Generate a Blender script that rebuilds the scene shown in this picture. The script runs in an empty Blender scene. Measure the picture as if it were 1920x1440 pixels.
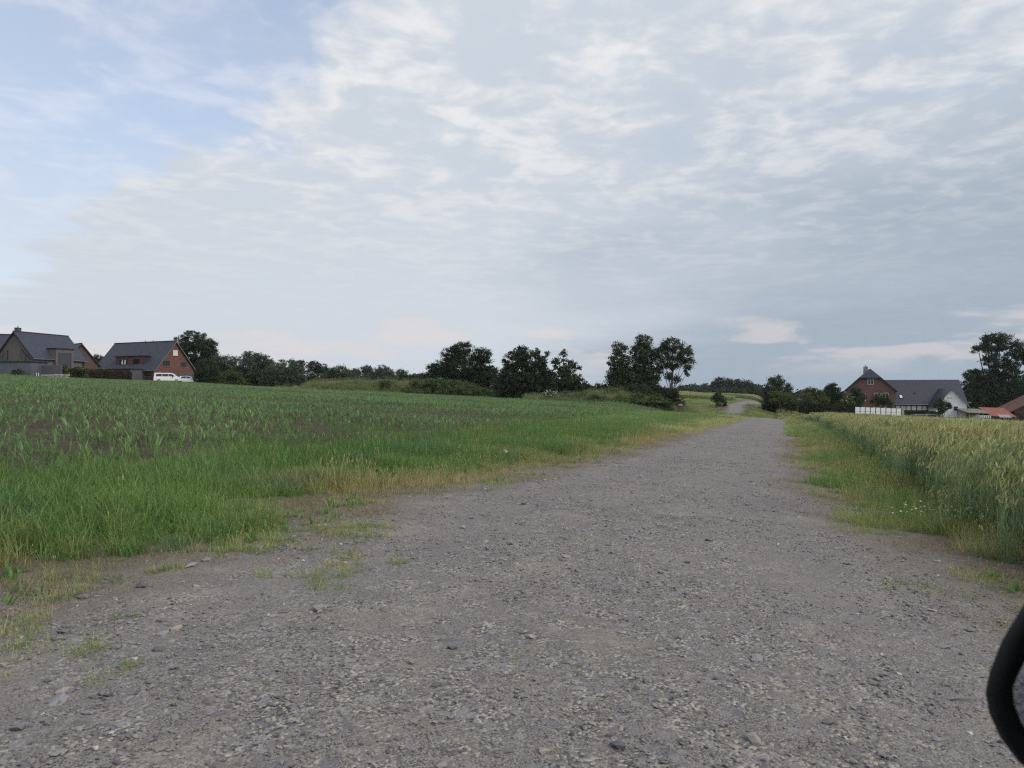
import bpy, math
import numpy as np
from mathutils import Vector
R = math.radians
sc = bpy.context.scene
COL = sc.collection
rng = np.random.default_rng(11)

# ------------------------------------------------------------------ camera
EYE = 1.35
FOC = 1332.0            # focal length of the photograph in its own pixels
cam_d = bpy.data.cameras.new('camera'); cam = bpy.data.objects.new('camera', cam_d); COL.objects.link(cam)
cam.location = (0, 0, EYE); cam.rotation_euler = (R(90), 0, 0)
cam_d.sensor_width = 36; cam_d.lens = FOC / 1920 * 36; cam_d.shift_y = 15 / 1920
cam_d.clip_start = 0.02; cam_d.clip_end = 6000
cam_d.dof.use_dof = True; cam_d.dof.focus_distance = 14; cam_d.dof.aperture_fstop = 9
sc.camera = cam

# ------------------------------------------------------------------ world: sky with a cloud bank
def nd(nt, typ, ins=None, **kw):
    n = nt.nodes.new(typ)
    for k, v in kw.items(): setattr(n, k, v)
    for k, v in (ins or {}).items():
        s = n.inputs[k]
        if hasattr(v, 'links'): nt.links.new(v, s)
        elif hasattr(v, 'outputs'): nt.links.new(v.outputs[0], s)
        else: s.default_value = v
    return n
def math_(nt, op, a, b=None, c=None, clamp=False):
    n = nt.nodes.new('ShaderNodeMath'); n.operation = op; n.use_clamp = clamp
    for i, v in enumerate((a, b, c)):
        if v is None: continue
        if isinstance(v, (int, float)): n.inputs[i].default_value = v
        else: nt.links.new(v, n.inputs[i])
    return n.outputs[0]
def ramp01(nt, v, a, b):
    n = nt.nodes.new('ShaderNodeMapRange'); n.interpolation_type = 'SMOOTHSTEP'
    nt.links.new(v, n.inputs[0]); n.inputs[1].default_value = a; n.inputs[2].default_value = b
    return n.outputs[0]
def mixc(nt, f, a, b, blend='MIX'):
    n = nt.nodes.new('ShaderNodeMix'); n.data_type = 'RGBA'; n.blend_type = blend; n.clamp_factor = True
    for s, v in ((n.inputs[0], f), (n.inputs[6], a), (n.inputs[7], b)):
        if isinstance(v, (int, float)): s.default_value = v
        elif isinstance(v, tuple): s.default_value = (*v, 1) if len(v) == 3 else v
        else: nt.links.new(v, s)
    return n.outputs[2]
def noise(nt, vec, scale, detail=4, rough=.55, dist=0., w=None):
    n = nt.nodes.new('ShaderNodeTexNoise'); n.inputs['Scale'].default_value = scale
    n.inputs['Detail'].default_value = detail; n.inputs['Roughness'].default_value = rough
    n.inputs['Distortion'].default_value = dist
    if vec is not None: nt.links.new(vec, n.inputs['Vector'])
    return n.outputs[0]

SUN_EL, SUN_AZ = 42.0, 118.0      # azimuth from the view direction, negative = left
world = bpy.data.worlds.new('World'); sc.world = world; world.use_nodes = True
nt = world.node_tree; nt.nodes.clear()
sky = nd(nt, 'ShaderNodeTexSky', sky_type='NISHITA', sun_disc=False)
sky.sun_elevation = R(SUN_EL); sky.sun_rotation = R(SUN_AZ); sky.air_density = 1.0; sky.dust_density = 2.0; sky.ozone_density = 1.0
tc = nd(nt, 'ShaderNodeTexCoord')
sep = nd(nt, 'ShaderNodeSeparateXYZ', {0: tc.outputs['Generated']})
zc = math_(nt, 'ADD', math_(nt, 'MAXIMUM', sep.outputs[2], 0.0), 0.06)
px_ = math_(nt, 'DIVIDE', sep.outputs[0], zc); py_ = math_(nt, 'DIVIDE', sep.outputs[1], zc)
pv = nd(nt, 'ShaderNodeCombineXYZ', {0: px_, 1: py_}).outputs[0]
big = noise(nt, pv, 0.85, 7, .56, .5)
mid = noise(nt, pv, 3.1, 6, .57, .55)
fine = noise(nt, pv, 9.0, 4, .55, .3)
veil = noise(nt, pv, 0.33, 3, .5, .3)
edge = math_(nt, 'ADD', math_(nt, 'ADD', px_, py_), math_(nt, 'MULTIPLY', math_(nt, 'SUBTRACT', big, .5), 2.6))
bank = ramp01(nt, edge, .45, 1.75)
cov = math_(nt, 'ADD', math_(nt, 'MULTIPLY', bank, .46), math_(nt, 'ADD', math_(nt, 'MULTIPLY', big, .5), math_(nt, 'MULTIPLY', mid, .34)))
alpha = ramp01(nt, cov, .48, .86)
thin = math_(nt, 'MULTIPLY', ramp01(nt, math_(nt, 'ADD', veil, math_(nt, 'MULTIPLY', mid, .25)), .15, .72), .66)
alpha = math_(nt, 'MAXIMUM', alpha, thin)
lit = ramp01(nt, math_(nt, 'ADD', math_(nt, 'MULTIPLY', mid, .64), math_(nt, 'MULTIPLY', fine, .36)), .43, .64)
lit = math_(nt, 'MULTIPLY', lit, math_(nt, 'ADD', .12, math_(nt, 'MULTIPLY', ramp01(nt, sep.outputs[2], .04, .36), .88)))
thick = ramp01(nt, math_(nt, 'ADD', math_(nt, 'MULTIPLY', px_, .21), veil), .42, 1.0)
thick = math_(nt, 'MULTIPLY', thick, math_(nt, 'SUBTRACT', 1.0, math_(nt, 'MULTIPLY', ramp01(nt, sep.outputs[2], .2, .45), .55)))
cl_dark = mixc(nt, thick, (.61, .665, .74), (.40, .47, .555))
cl_lite = mixc(nt, thick, (.84, .845, .86), (.66, .70, .755))
cloud = mixc(nt, lit, cl_dark, cl_lite)
skyc = nd(nt, 'ShaderNodeVectorMath', {0: sky.outputs[0], 1: (.235, .225, .225)}, operation='MULTIPLY').outputs[0]
col = mixc(nt, alpha, skyc, cloud)
hz = ramp01(nt, sep.outputs[2], .43, .0)
col = mixc(nt, math_(nt, 'MULTIPLY', hz, .75), col, mixc(nt, thick, (.645, .69, .75), (.37, .445, .53)))
# low far cumulus, faintly warm, just above the horizon haze
lv = nd(nt, 'ShaderNodeCombineXYZ', {0: sep.outputs[0], 1: sep.outputs[1], 2: math_(nt, 'MULTIPLY', sep.outputs[2], 4.5)}).outputs[0]
lown = noise(nt, lv, 5.5, 5, .55, .3)
low = math_(nt, 'MULTIPLY', ramp01(nt, lown, .46, .60), math_(nt, 'MULTIPLY', ramp01(nt, sep.outputs[2], .015, .05), ramp01(nt, math_(nt, 'ADD', sep.outputs[2], math_(nt, 'MULTIPLY', math_(nt, 'SUBTRACT', .5, lown), .12)), .095, .07)))
col = mixc(nt, math_(nt, 'MULTIPLY', low, .5), col, (.78, .71, .69))
bg = nd(nt, 'ShaderNodeBackground', {'Color': col, 'Strength': 1.0})
nd(nt, 'ShaderNodeOutputWorld', {'Surface': bg})

sun_d = bpy.data.lights.new('sun', 'SUN'); sun_d.energy = 1.5; sun_d.angle = R(25); sun_d.color = (1, .93, .83)
sun = bpy.data.objects.new('sun', sun_d); COL.objects.link(sun)
sv = Vector((math.sin(R(SUN_AZ)) * math.cos(R(SUN_EL)), math.cos(R(SUN_AZ)) * math.cos(R(SUN_EL)), math.sin(R(SUN_EL))))
sun.rotation_euler = sv.to_track_quat('Z', 'Y').to_euler()

sc.view_settings.view_transform = 'Standard'; sc.view_settings.look = 'None'
sc.view_settings.exposure = 0; sc.view_settings.gamma = 1; sc.view_settings.use_curve_mapping = False
cy = sc.cycles
cy.max_bounces = 5; cy.diffuse_bounces = 3; cy.glossy_bounces = 3; cy.transmission_bounces = 4
cy.volume_bounces = 0; cy.transparent_max_bounces = 6; cy.use_denoising = False; cy.use_adaptive_sampling = False
cy.sample_clamp_indirect = 4; cy.filter_width = 1.25

# ------------------------------------------------------------------ terrain height
def sstep(a, b, v):
    t = np.clip((np.asarray(v, float) - a) / (b - a), 0, 1); return t * t * (3 - 2 * t)
_w = np.random.default_rng(5); _wk = _w.normal(0, 1, (14, 2)); _wp = _w.uniform(0, 6.28, 14)
def vn(x, y, s):                                   # smooth random field, about -1..1
    x = np.asarray(x, float) / s; y = np.asarray(y, float) / s; r = 0
    for k, p in zip(_wk, _wp): r = r + np.sin(k[0] * x * 2 + k[1] * y * 2 + p)
    return r / 3.7
def gz(x, y):
    x = np.asarray(x, float); y = np.asarray(y, float)
    a = x / np.maximum(y, 1.0)
    z = -0.0474 * np.clip(x, -118, 118)
    z = z + 1.9 * sstep(82, 190, y) * sstep(-.02, .16, a) * (1 - sstep(.335, .375, a))
    z = z + 1.3 * sstep(158, 235, y) * sstep(.1, .2, a) * (1 - sstep(.345, .375, a))
    z = z - 1.4 * sstep(66, 86, y) * (1 - sstep(118, 135, y)) * sstep(.14, .24, a) * (1 - sstep(.42, .5, a))
    z = z - .85 * sstep(45, 110, y) * sstep(.36, .43, a)
    return z
def gzf(x, y): return float(gz(x, y))
def AX(px, D): return (px - 960) / FOC * D          # bearing and distance -> metres
def AZ(py, D): return EYE + (735 - py) / FOC * D

# ------------------------------------------------------------------ mesh helpers
def fast_mesh(name, V, F):
    """V (n,3); F (m,k) one polygon size"""
    V = np.asarray(V, np.float32); F = np.asarray(F, np.int32); k = F.shape[1]
    me = bpy.data.meshes.new(name)
    me.vertices.add(len(V)); me.vertices.foreach_set('co', V.ravel())
    me.loops.add(F.size); me.loops.foreach_set('vertex_index', F.ravel())
    me.polygons.add(len(F)); me.polygons.foreach_set('loop_start', np.arange(0, F.size, k, dtype=np.int32))
    me.update(calc_edges=True); return me
class MB:
    def __init__(s): s.v = []; s.f = []
    def add(s, vs, fs):
        o = len(s.v); s.v += [tuple(map(float, p)) for p in vs]; s.f += [tuple(i + o for i in f) for f in fs]; return s
    def box(s, x0, x1, y0, y1, z0, z1):
        return s.add([(x0,y0,z0),(x1,y0,z0),(x1,y1,z0),(x0,y1,z0),(x0,y0,z1),(x1,y0,z1),(x1,y1,z1),(x0,y1,z1)],
                     [(0,3,2,1),(4,5,6,7),(0,1,5,4),(1,2,6,5),(2,3,7,6),(3,0,4,7)])
    def obox(s, o, u, v, w):
        o, u, v, w = (Vector(q) for q in (o, u, v, w))
        P = [o, o+u, o+u+v, o+v, o+w, o+u+w, o+u+v+w, o+v+w]
        fs = [(0,3,2,1),(4,5,6,7),(0,1,5,4),(1,2,6,5),(2,3,7,6),(3,0,4,7)]
        if u.cross(v).dot(w) < 0: fs = [f[::-1] for f in fs]
        return s.add(P, fs)
    def prism(s, poly, vec):
        """poly: 3D points, extruded by vec"""
        n = len(poly); vec = Vector(vec); P = [Vector(p) for p in poly]
        nrm = Vector((0,0,0))
        for i in range(n): nrm += P[i].cross(P[(i+1) % n])
        if nrm.dot(vec) > 0: P = P[::-1]
        Q = [p + vec for p in P]
        fs = [tuple(range(n)), tuple(range(2*n-1, n-1, -1))]
        for i in range(n):
            j = (i+1) % n; fs.append((j, i, n+i, n+j))
        return s.add(P + Q, fs)
    def tube(s, pts, rad, n=7, cap=True):
        rings = []; pts = [Vector(p) for p in pts]
        for i, p in enumerate(pts):
            d = (pts[min(i+1, len(pts)-1)] - pts[max(i-1, 0)]).normalized()
            a = d.orthogonal().normalized() if i == 0 else (a - d * a.dot(d)).normalized()
            b = d.cross(a); r = rad[i]
            rings.append([p + a*r*math.cos(2*math.pi*k/n) + b*r*math.sin(2*math.pi*k/n) for k in range(n)])
        vs = [q for r_ in rings for q in r_]; fs = []
        for i in range(len(pts)-1):
            for k in range(n):
                k2 = (k+1) % n; fs.append((i*n+k, i*n+k2, (i+1)*n+k2, (i+1)*n+k))
        if cap: fs.append(tuple(range(n-1, -1, -1))); fs.append(tuple(range((len(pts)-1)*n, len(pts)*n)))
        return s.add(vs, fs)
    def mesh(s, name):
        me = bpy.data.meshes.new(name); me.from_pydata(s.v, [], s.f); me.update(); return me
    def build(s, name, mat, parent=None, smooth=False):
        return link(name, s.mesh(name), mat, parent, smooth)
def link(name, me, mat, parent=None, smooth=False):
    if mat is not None:
        me.materials.clear(); me.materials.append(mat)
    if smooth: me.polygons.foreach_set('use_smooth', [True] * len(me.polygons))
    o = bpy.data.objects.new(name, me); COL.objects.link(o)
    if parent is not None: o.parent = parent
    return o
def empty(name, loc=(0,0,0), rz=0.):
    o = bpy.data.objects.new(name, None); COL.objects.link(o); o.location = loc; o.rotation_euler = (0, 0, rz); o.empty_display_size = .2; return o
def tag(o, label=None, cat=None, group=None, kind=None):
    if label: o['label'] = label
    if cat: o['category'] = cat
    if group: o['group'] = group
    if kind: o['kind'] = kind
    return o

# ------------------------------------------------------------------ materials
MATS = {}
def base_mat(name, rough=.8, spec=.3):
    m = bpy.data.materials.new(name); m.use_nodes = True; t = m.node_tree
    b = t.nodes['Principled BSDF']; b.inputs['Roughness'].default_value = rough; b.inputs['Specular IOR Level'].default_value = spec
    MATS[name] = m; return m, t, b
def plain(name, c, rough=.7, var=.15, scale=3., spec=.3, metal=0., bump=0.):
    m, t, b = base_mat(name, rough, spec); b.inputs['Metallic'].default_value = metal
    pos = nd(t, 'ShaderNodeTexCoord').outputs['Object']
    n = noise(t, pos, scale, 5, .6)
    lo = tuple(q * (1 - var) for q in c); hi = tuple(min(1, q * (1 + var)) for q in c)
    t.links.new(mixc(t, ramp01(t, n, .3, .7), lo, hi), b.inputs['Base Color'])
    if bump:
        bp = nd(t, 'ShaderNodeBump', {'Height': n, 'Strength': bump, 'Distance': .02}); t.links.new(bp.outputs[0], b.inputs['Normal'])
    return m
def brick(name, c1, c2, mortar, w=.24, h=.083):
    m, t, b = base_mat(name, .9, .2)
    g = nd(t, 'ShaderNodeTexCoord').outputs['Object']; s = nd(t, 'ShaderNodeSeparateXYZ', {0: g})
    cv = nd(t, 'ShaderNodeCombineXYZ', {0: math_(t, 'ADD', s.outputs[0], s.outputs[1]), 1: s.outputs[2]})
    bt = nd(t, 'ShaderNodeTexBrick', {'Vector': cv, 'Color1': (*c1, 1), 'Color2': (*c2, 1), 'Mortar': (*mortar, 1), 'Scale': 1.0,
            'Mortar Size': .008, 'Brick Width': w, 'Row Height': h})
    n = noise(t, g, .7, 5, .6)
    t.links.new(mixc(t, math_(t, 'MULTIPLY', ramp01(t, n, .35, .7), .35), bt.outputs[0], tuple(q * .62 for q in c1)), b.inputs['Base Color'])
    return m
def tiles(name, c, pitch=.34, gloss=.5, amt=.35):
    """roof tiles: courses and columns of the far roofs as relief and small colour steps"""
    m, t, b = base_mat(name, gloss, .4)
    g = nd(t, 'ShaderNodeTexCoord').outputs['Object']; s = nd(t, 'ShaderNodeSeparateXYZ', {0: g})
    row = math_(t, 'FRACT', math_(t, 'DIVIDE', s.outputs[2], pitch * .75))
    cv = nd(t, 'ShaderNodeCombineXYZ', {0: math_(t, 'ADD', s.outputs[0], s.outputs[1]), 1: math_(t, 'FLOOR', math_(t, 'DIVIDE', s.outputs[2], pitch * .75))})
    n = noise(t, cv.outputs[0], 2.6, 3, .6)
    lip = ramp01(t, row, .0, .22)
    cc = mixc(t, ramp01(t, n, .3, .7), tuple(q * .8 for q in c), tuple(q * 1.25 for q in c))
    cc = mixc(t, math_(t, 'MULTIPLY', math_(t, 'SUBTRACT', 1.0, lip), amt), cc, tuple(min(1, q * 2.3 + .01) for q in c))
    t.links.new(cc, b.inputs['Base Color'])
    bp = nd(t, 'ShaderNodeBump', {'Height': row, 'Strength': .7, 'Distance': .04}); t.links.new(bp.outputs[0], b.inputs['Normal'])
    return m
def foliage(name, c1, c2, scale=.6, transl=.25, rough=.6, spec=.12, dry=None, island=True, mid=None, psc=1.3):
    """leaf material: patches of two greens, each leaf a little different; dry -> colour of dead blades, by the 'tint' of each tuft"""
    m, t, b = base_mat(name, rough, spec)
    geo = nd(t, 'ShaderNodeNewGeometry'); inf = nd(t, 'ShaderNodeObjectInfo')
    n = noise(t, geo.outputs['Position'], scale, 3, .55)
    c = mixc(t, ramp01(t, n, .32, .68), c1, c2)
    if mid:
        n2 = noise(t, geo.outputs['Position'], psc, 2, .5, .4); c = mixc(t, ramp01(t, n2, .52, .72), c, mid)
    if dry:
        at = nd(t, 'ShaderNodeAttribute', attribute_type='INSTANCER', attribute_name='tint')
        r2 = math_(t, 'ADD', at.outputs['Fac'], math_(t, 'MULTIPLY', math_(t, 'SUBTRACT', inf.outputs['Random'], .5), .5))
        c = mixc(t, r2, c, dry)
    rnd = geo.outputs['Random Per Island'] if island else inf.outputs['Random']
    lv_ = .36 if name.startswith('leaf') else .7
    v = math_(t, 'ADD', math_(t, 'MULTIPLY', rnd, lv_), 1 - lv_ / 2)
    hs = nd(t, 'ShaderNodeHueSaturation', {'Color': c, 'Value': v, 'Saturation': 1.0})
    t.links.new(math_(t, 'ADD', .485, math_(t, 'MULTIPLY', rnd, .03)), hs.inputs['Hue'])
    t.links.new(hs.outputs[0], b.inputs['Base Color'])
    tr = nd(t, 'ShaderNodeBsdfTranslucent', {'Color': hs.outputs[0]})
    mx = nd(t, 'ShaderNodeMixShader', {0: transl, 1: b.outputs[0], 2: tr.outputs[0]})
    t.links.new(mx.outputs[0], t.nodes['Material Output'].inputs['Surface']); return m

M = MATS
foliage('thatch', (.30,.235,.150), (.24,.20,.115), .9, .25, .7, .15, dry=(.34,.27,.18))
foliage('leaf_dark', (.030,.045,.020), (.050,.072,.030), .5, .2)
foliage('leaf_mid', (.042,.062,.026), (.075,.100,.042), .5, .22)
foliage('leaf_grey', (.070,.092,.060), (.110,.138,.088), .4, .22)
foliage('leaf_light', (.075,.105,.032), (.125,.155,.050), .5, .28)
foliage('leaf_bramble', (.070,.110,.038), (.125,.170,.062), .8, .25)
foliage('leaf_hedge', (.026,.040,.018), (.045,.062,.026), 1.0, .15)
foliage('leaf_redhedge', (.030,.042,.018), (.070,.048,.030), .7, .15)
plain('petal_white', (.72,.72,.62), .7, .08)
plain('petal_yellow', (.62,.42,.04), .7, .1)
plain('bark', (.085,.070,.055), .9, .35, 4, .1, 0, .5)
foliage('grass_green', (.132,.262,.072), (.205,.345,.088), .35, .42, .5, .3, dry=(.46,.38,.17), mid=(.110,.235,.125), psc=.7)
foliage('grass_dry', (.52,.50,.20), (.39,.49,.165), .6, .40, .6, .2, dry=(.55,.46,.24))
foliage('bank_grass', (.20,.27,.115), (.30,.33,.145), .25, .42, .6, .2, mid=(.42,.39,.21), psc=.6)
foliage('maize_leaf', (.170,.285,.110), (.235,.335,.125), .15, .42, .45, .35, island=False)
foliage('wheat_stem', (.26,.345,.185), (.35,.415,.195), .3, .50, .5, .3)
foliage('wheat_ear', (.48,.48,.20), (.58,.55,.26), .25, .42, .55, .3, mid=(.36,.42,.19), psc=.35)
plain('dark_glass', (.018,.021,.025), .08, .1, 1, .6)
plain('frame_dark', (.028,.030,.034), .5)
plain('frame_white', (.80,.80,.78), .5, .05)
plain('shutter_white', (.66,.66,.63), .55, .06)
plain('curtain', (.78,.78,.76), .8, .05)
plain('panel_grey', (.085,.092,.108), .55, .1, 1.2)
plain('panel_bluegrey', (.100,.110,.128), .6, .14, .8)
plain('window_grey', (.065,.072,.088), .3, .1, 1.5)
plain('zinc', (.30,.31,.32), .4, .15, 3, .5, .6)
plain('timber_dark', (.035,.030,.027), .8, .2)
plain('concrete', (.30,.29,.275), .9, .25, 2, .2, 0, .3)
plain('dirt_clay', (.16,.105,.075), .95, .3, 2)
plain('car_white', (.78,.79,.80), .25, .03, 1, .5)
plain('car_dark', (.020,.024,.034), .25, .05, 1, .5)
plain('rubber', (.018,.018,.018), .8, .2)
plain('rim', (.35,.36,.37), .35, .1, 3, .5, .7)
plain('lamp_red', (.35,.02,.02), .3)
plain('plastic_black', (.006,.006,.007), .6, .2, 30, .2)
plain('tarp_green', (.055,.095,.060), .6, .3, 2)
plain('metal_rust', (.17,.10,.07), .8, .35, 2.5)
plain('wood_grey', (.20,.185,.165), .9, .35, 4, .15, 0, .4)
plain('log_end', (.33,.31,.28), .9, .3, 5)
plain('scrap_white', (.55,.57,.58), .5, .1)
brick('brick_red', (.170,.072,.054), (.135,.058,.045), (.165,.125,.11))
brick('brick_taupe', (.165,.135,.112), (.125,.102,.088), (.19,.17,.155))
brick('brick_brown', (.125,.072,.058), (.098,.056,.047), (.16,.13,.12))
brick('brick_farm', (.225,.100,.080), (.180,.080,.066), (.24,.19,.17))
brick('brick_barn', (.105,.062,.055), (.085,.050,.046), (.10,.08,.075))
tiles('tile_blue', (.036,.042,.060), .46, .5, .75)
tiles('tile_slate', (.040,.045,.056), .30, .55, .22)
tiles('tile_black', (.034,.036,.050), .32, .5, .25)
tiles('tile_orange', (.25,.085,.050), .34, .8, .25)
tiles('tile_rust', (.15,.072,.048), .34, .8, .25)
# stained white render of the annex
m, t, b = base_mat('render_white', .9, .2)
g = nd(t, 'ShaderNodeTexCoord').outputs['Object']
mp = nd(t, 'ShaderNodeMapping', {'Vector': g, 'Scale': (1.4, 1.4, .35)})
n1 = noise(t, mp.outputs[0], 1.6, 7, .65, .4); n2 = noise(t, g, 6, 4, .6)
c = mixc(t, ramp01(t, n1, .44, .72), (.80,.80,.77), (.50,.51,.47)); c = mixc(t, math_(t, 'MULTIPLY', ramp01(t, n2, .55, .8), .5), c, (.42,.41,.37))
t.links.new(c, b.inputs['Base Color'])
# mirror glass
m, t, b = base_mat('mirror_glass', .02, .5); b.inputs['Metallic'].default_value = 1; b.inputs['Base Color'].default_value = (.72,.74,.76,1)

# soil / ground sheets
m, t, b = base_mat('meadow', .95, .1)
pos = nd(t, 'ShaderNodeNewGeometry').outputs['Position']
n1 = noise(t, pos, .08, 4, .6); n2 = noise(t, pos, 1.7, 6, .65); n3 = noise(t, pos, 14, 4, .6)
c = mixc(t, ramp01(t, n1, .35, .65), (.11,.15,.05), (.18,.185,.075)); c = mixc(t, math_(t, 'MULTIPLY', ramp01(t, n2, .4, .7), .7), c, (.16,.135,.085))
c = mixc(t, math_(t, 'MULTIPLY', ramp01(t, n3, .45, .7), .5), c, (.06,.055,.035)); t.links.new(c, b.inputs['Base Color'])
t.links.new(nd(t, 'ShaderNodeBump', {'Height': n3, 'Strength': .5, 'Distance': .04}).outputs[0], b.inputs['Normal'])
m, t, b = base_mat('soil', .95, .12)
pos = nd(t, 'ShaderNodeNewGeometry').outputs['Position']
n1 = noise(t, pos, .5, 4, .6); n2 = noise(t, pos, 9, 6, .7); n3 = noise(t, pos, 30, 4, .6)
c = mixc(t, ramp01(t, n1, .35, .65), (.070,.052,.036), (.115,.094,.070)); c = mixc(t, ramp01(t, n2, .42, .68), c, (.048,.036,.026))
c = mixc(t, math_(t, 'MULTIPLY', ramp01(t, n3, .5, .75), .4), c, (.15,.128,.10)); t.links.new(c, b.inputs['Base Color'])
t.links.new(nd(t, 'ShaderNodeBump', {'Height': n2, 'Strength': .9, 'Distance': .08}).outputs[0], b.inputs['Normal'])
# gravel track
m, t, b = base_mat('gravel_track', .92, .25)
pos = nd(t, 'ShaderNodeNewGeometry').outputs['Position']
edg = nd(t, 'ShaderNodeAttribute', attribute_name='inside').outputs['Fac']
v1 = nd(t, 'ShaderNodeTexVoronoi', {'Vector': pos, 'Scale': 75., 'Randomness': 1.}); v2 = nd(t, 'ShaderNodeTexVoronoi', {'Vector': pos, 'Scale': 190., 'Randomness': 1.})
v3 = nd(t, 'ShaderNodeTexVoronoi', {'Vector': pos, 'Scale': 26., 'Randomness': 1.})
def chan(v): return nd(t, 'ShaderNodeSeparateColor', {0: v.outputs['Color']})
r1 = chan(v1); r2 = chan(v2); r3 = chan(v3)
n0 = noise(t, pos, .35, 4, .6, .6); n1 = noise(t, pos, 1.5, 5, .62, .5); n2 = noise(t, pos, 70, 4, .7); n4 = noise(t, pos, 5, 5, .65)
grain = mixc(t, r1.outputs[0], (.052,.048,.046), (.300,.280,.258))
grain = mixc(t, ramp01(t, r1.outputs[1], .72, .9), grain, (.44,.395,.325))
grain2 = mixc(t, r2.outputs[0], (.050,.046,.044), (.335,.310,.276))
c = mixc(t, ramp01(t, n4, .38, .62), grain, grain2)
c = mixc(t, math_(t, 'MULTIPLY', math_(t, 'GREATER_THAN', r3.outputs[1], .86), .7), c, mixc(t, r3.outputs[0], (.135,.138,.145), (.30,.29,.285)))
c = mixc(t, math_(t, 'MULTIPLY', ramp01(t, n1, .48, .72), .60), c, mixc(t, r2.outputs[1], (.12,.105,.088), (.46,.405,.33)))
c = mixc(t, math_(t, 'MULTIPLY', ramp01(t, n0, .50, .70), .35), c, (.100,.093,.091))
rutm = math_(t, 'SUBTRACT', 1.0, ramp01(t, math_(t, 'ABSOLUTE', math_(t, 'SUBTRACT', math_(t, 'ADD', edg, math_(t, 'MULTIPLY', math_(t, 'SUBTRACT', n0, .5), .8)), 1.15)), .12, .60))
c = mixc(t, math_(t, 'MULTIPLY', rutm, .38), c, mixc(t, r2.outputs[2], (.055,.052,.050), (.34,.318,.29)))
dirt = mixc(t, r2.outputs[0], (.085,.070,.054), (.29,.245,.185)); dirt = mixc(t, ramp01(t, r1.outputs[1], .45, .6), dirt, mixc(t, r1.outputs[0], (.12,.112,.108), (.255,.238,.215)))
dirt = mixc(t, math_(t, 'MULTIPLY', ramp01(t, n4, .5, .7), .6), dirt, (.115,.090,.052))
e2 = math_(t, 'ADD', edg, math_(t, 'MULTIPLY', math_(t, 'SUBTRACT', n1, .5), 1.6)); e2 = math_(t, 'ADD', e2, math_(t, 'MULTIPLY', math_(t, 'SUBTRACT', n4, .5), .9))
c = mixc(t, ramp01(t, e2, .0, .75), dirt, c)
earth = mixc(t, r2.outputs[0], (.060,.049,.032), (.20,.170,.112))
c = mixc(t, ramp01(t, e2, -.15, -.75), c, earth)
t.links.new(c, b.inputs['Base Color'])
hgt = math_(t, 'ADD', math_(t, 'MULTIPLY', v1.outputs['Distance'], -.8), math_(t, 'ADD', math_(t, 'MULTIPLY', n2, .5), math_(t, 'MULTIPLY', r1.outputs[2], .7)))
t.links.new(nd(t, 'ShaderNodeBump', {'Height': hgt, 'Strength': .75, 'Distance': .009}).outputs[0], b.inputs['Normal'])
# loose stones: each one its own grey
def stone_mat(name, lo, hi):
    m, t, b = base_mat(name, .85, .25)
    inf = nd(t, 'ShaderNodeObjectInfo').outputs['Random']; g = nd(t, 'ShaderNodeTexCoord').outputs['Object']
    n = noise(t, g, 6, 5, .65)
    cr = nd(t, 'ShaderNodeValToRGB'); t.links.new(inf, cr.inputs[0]); cr.color_ramp.interpolation = 'CONSTANT'
    E = cr.color_ramp.elements
    cols = [(0,(.19,.186,.186)),(.2,(.25,.24,.232)),(.38,(.28,.282,.29)),(.54,(.19,.168,.158)),(.66,(.32,.298,.265)),(.82,(.135,.132,.136)),(.9,(.37,.33,.27)),(.992,(.58,.56,.53))]
    while len(E) < len(cols): E.new(.5)
    for e, (p_, c_) in zip(E, cols): e.position = p_; e.color = (*c_, 1)
    c = mixc(t, math_(t, 'MULTIPLY', ramp01(t, n, .35, .7), .35), cr.outputs[0], (.13,.125,.125))
    t.links.new(c, b.inputs['Base Color'])
    t.links.new(nd(t, 'ShaderNodeBump', {'Height': n, 'Strength': .4, 'Distance': .01}).outputs[0], b.inputs['Normal']); return m
stone_mat('stone', 0, 1)

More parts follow.
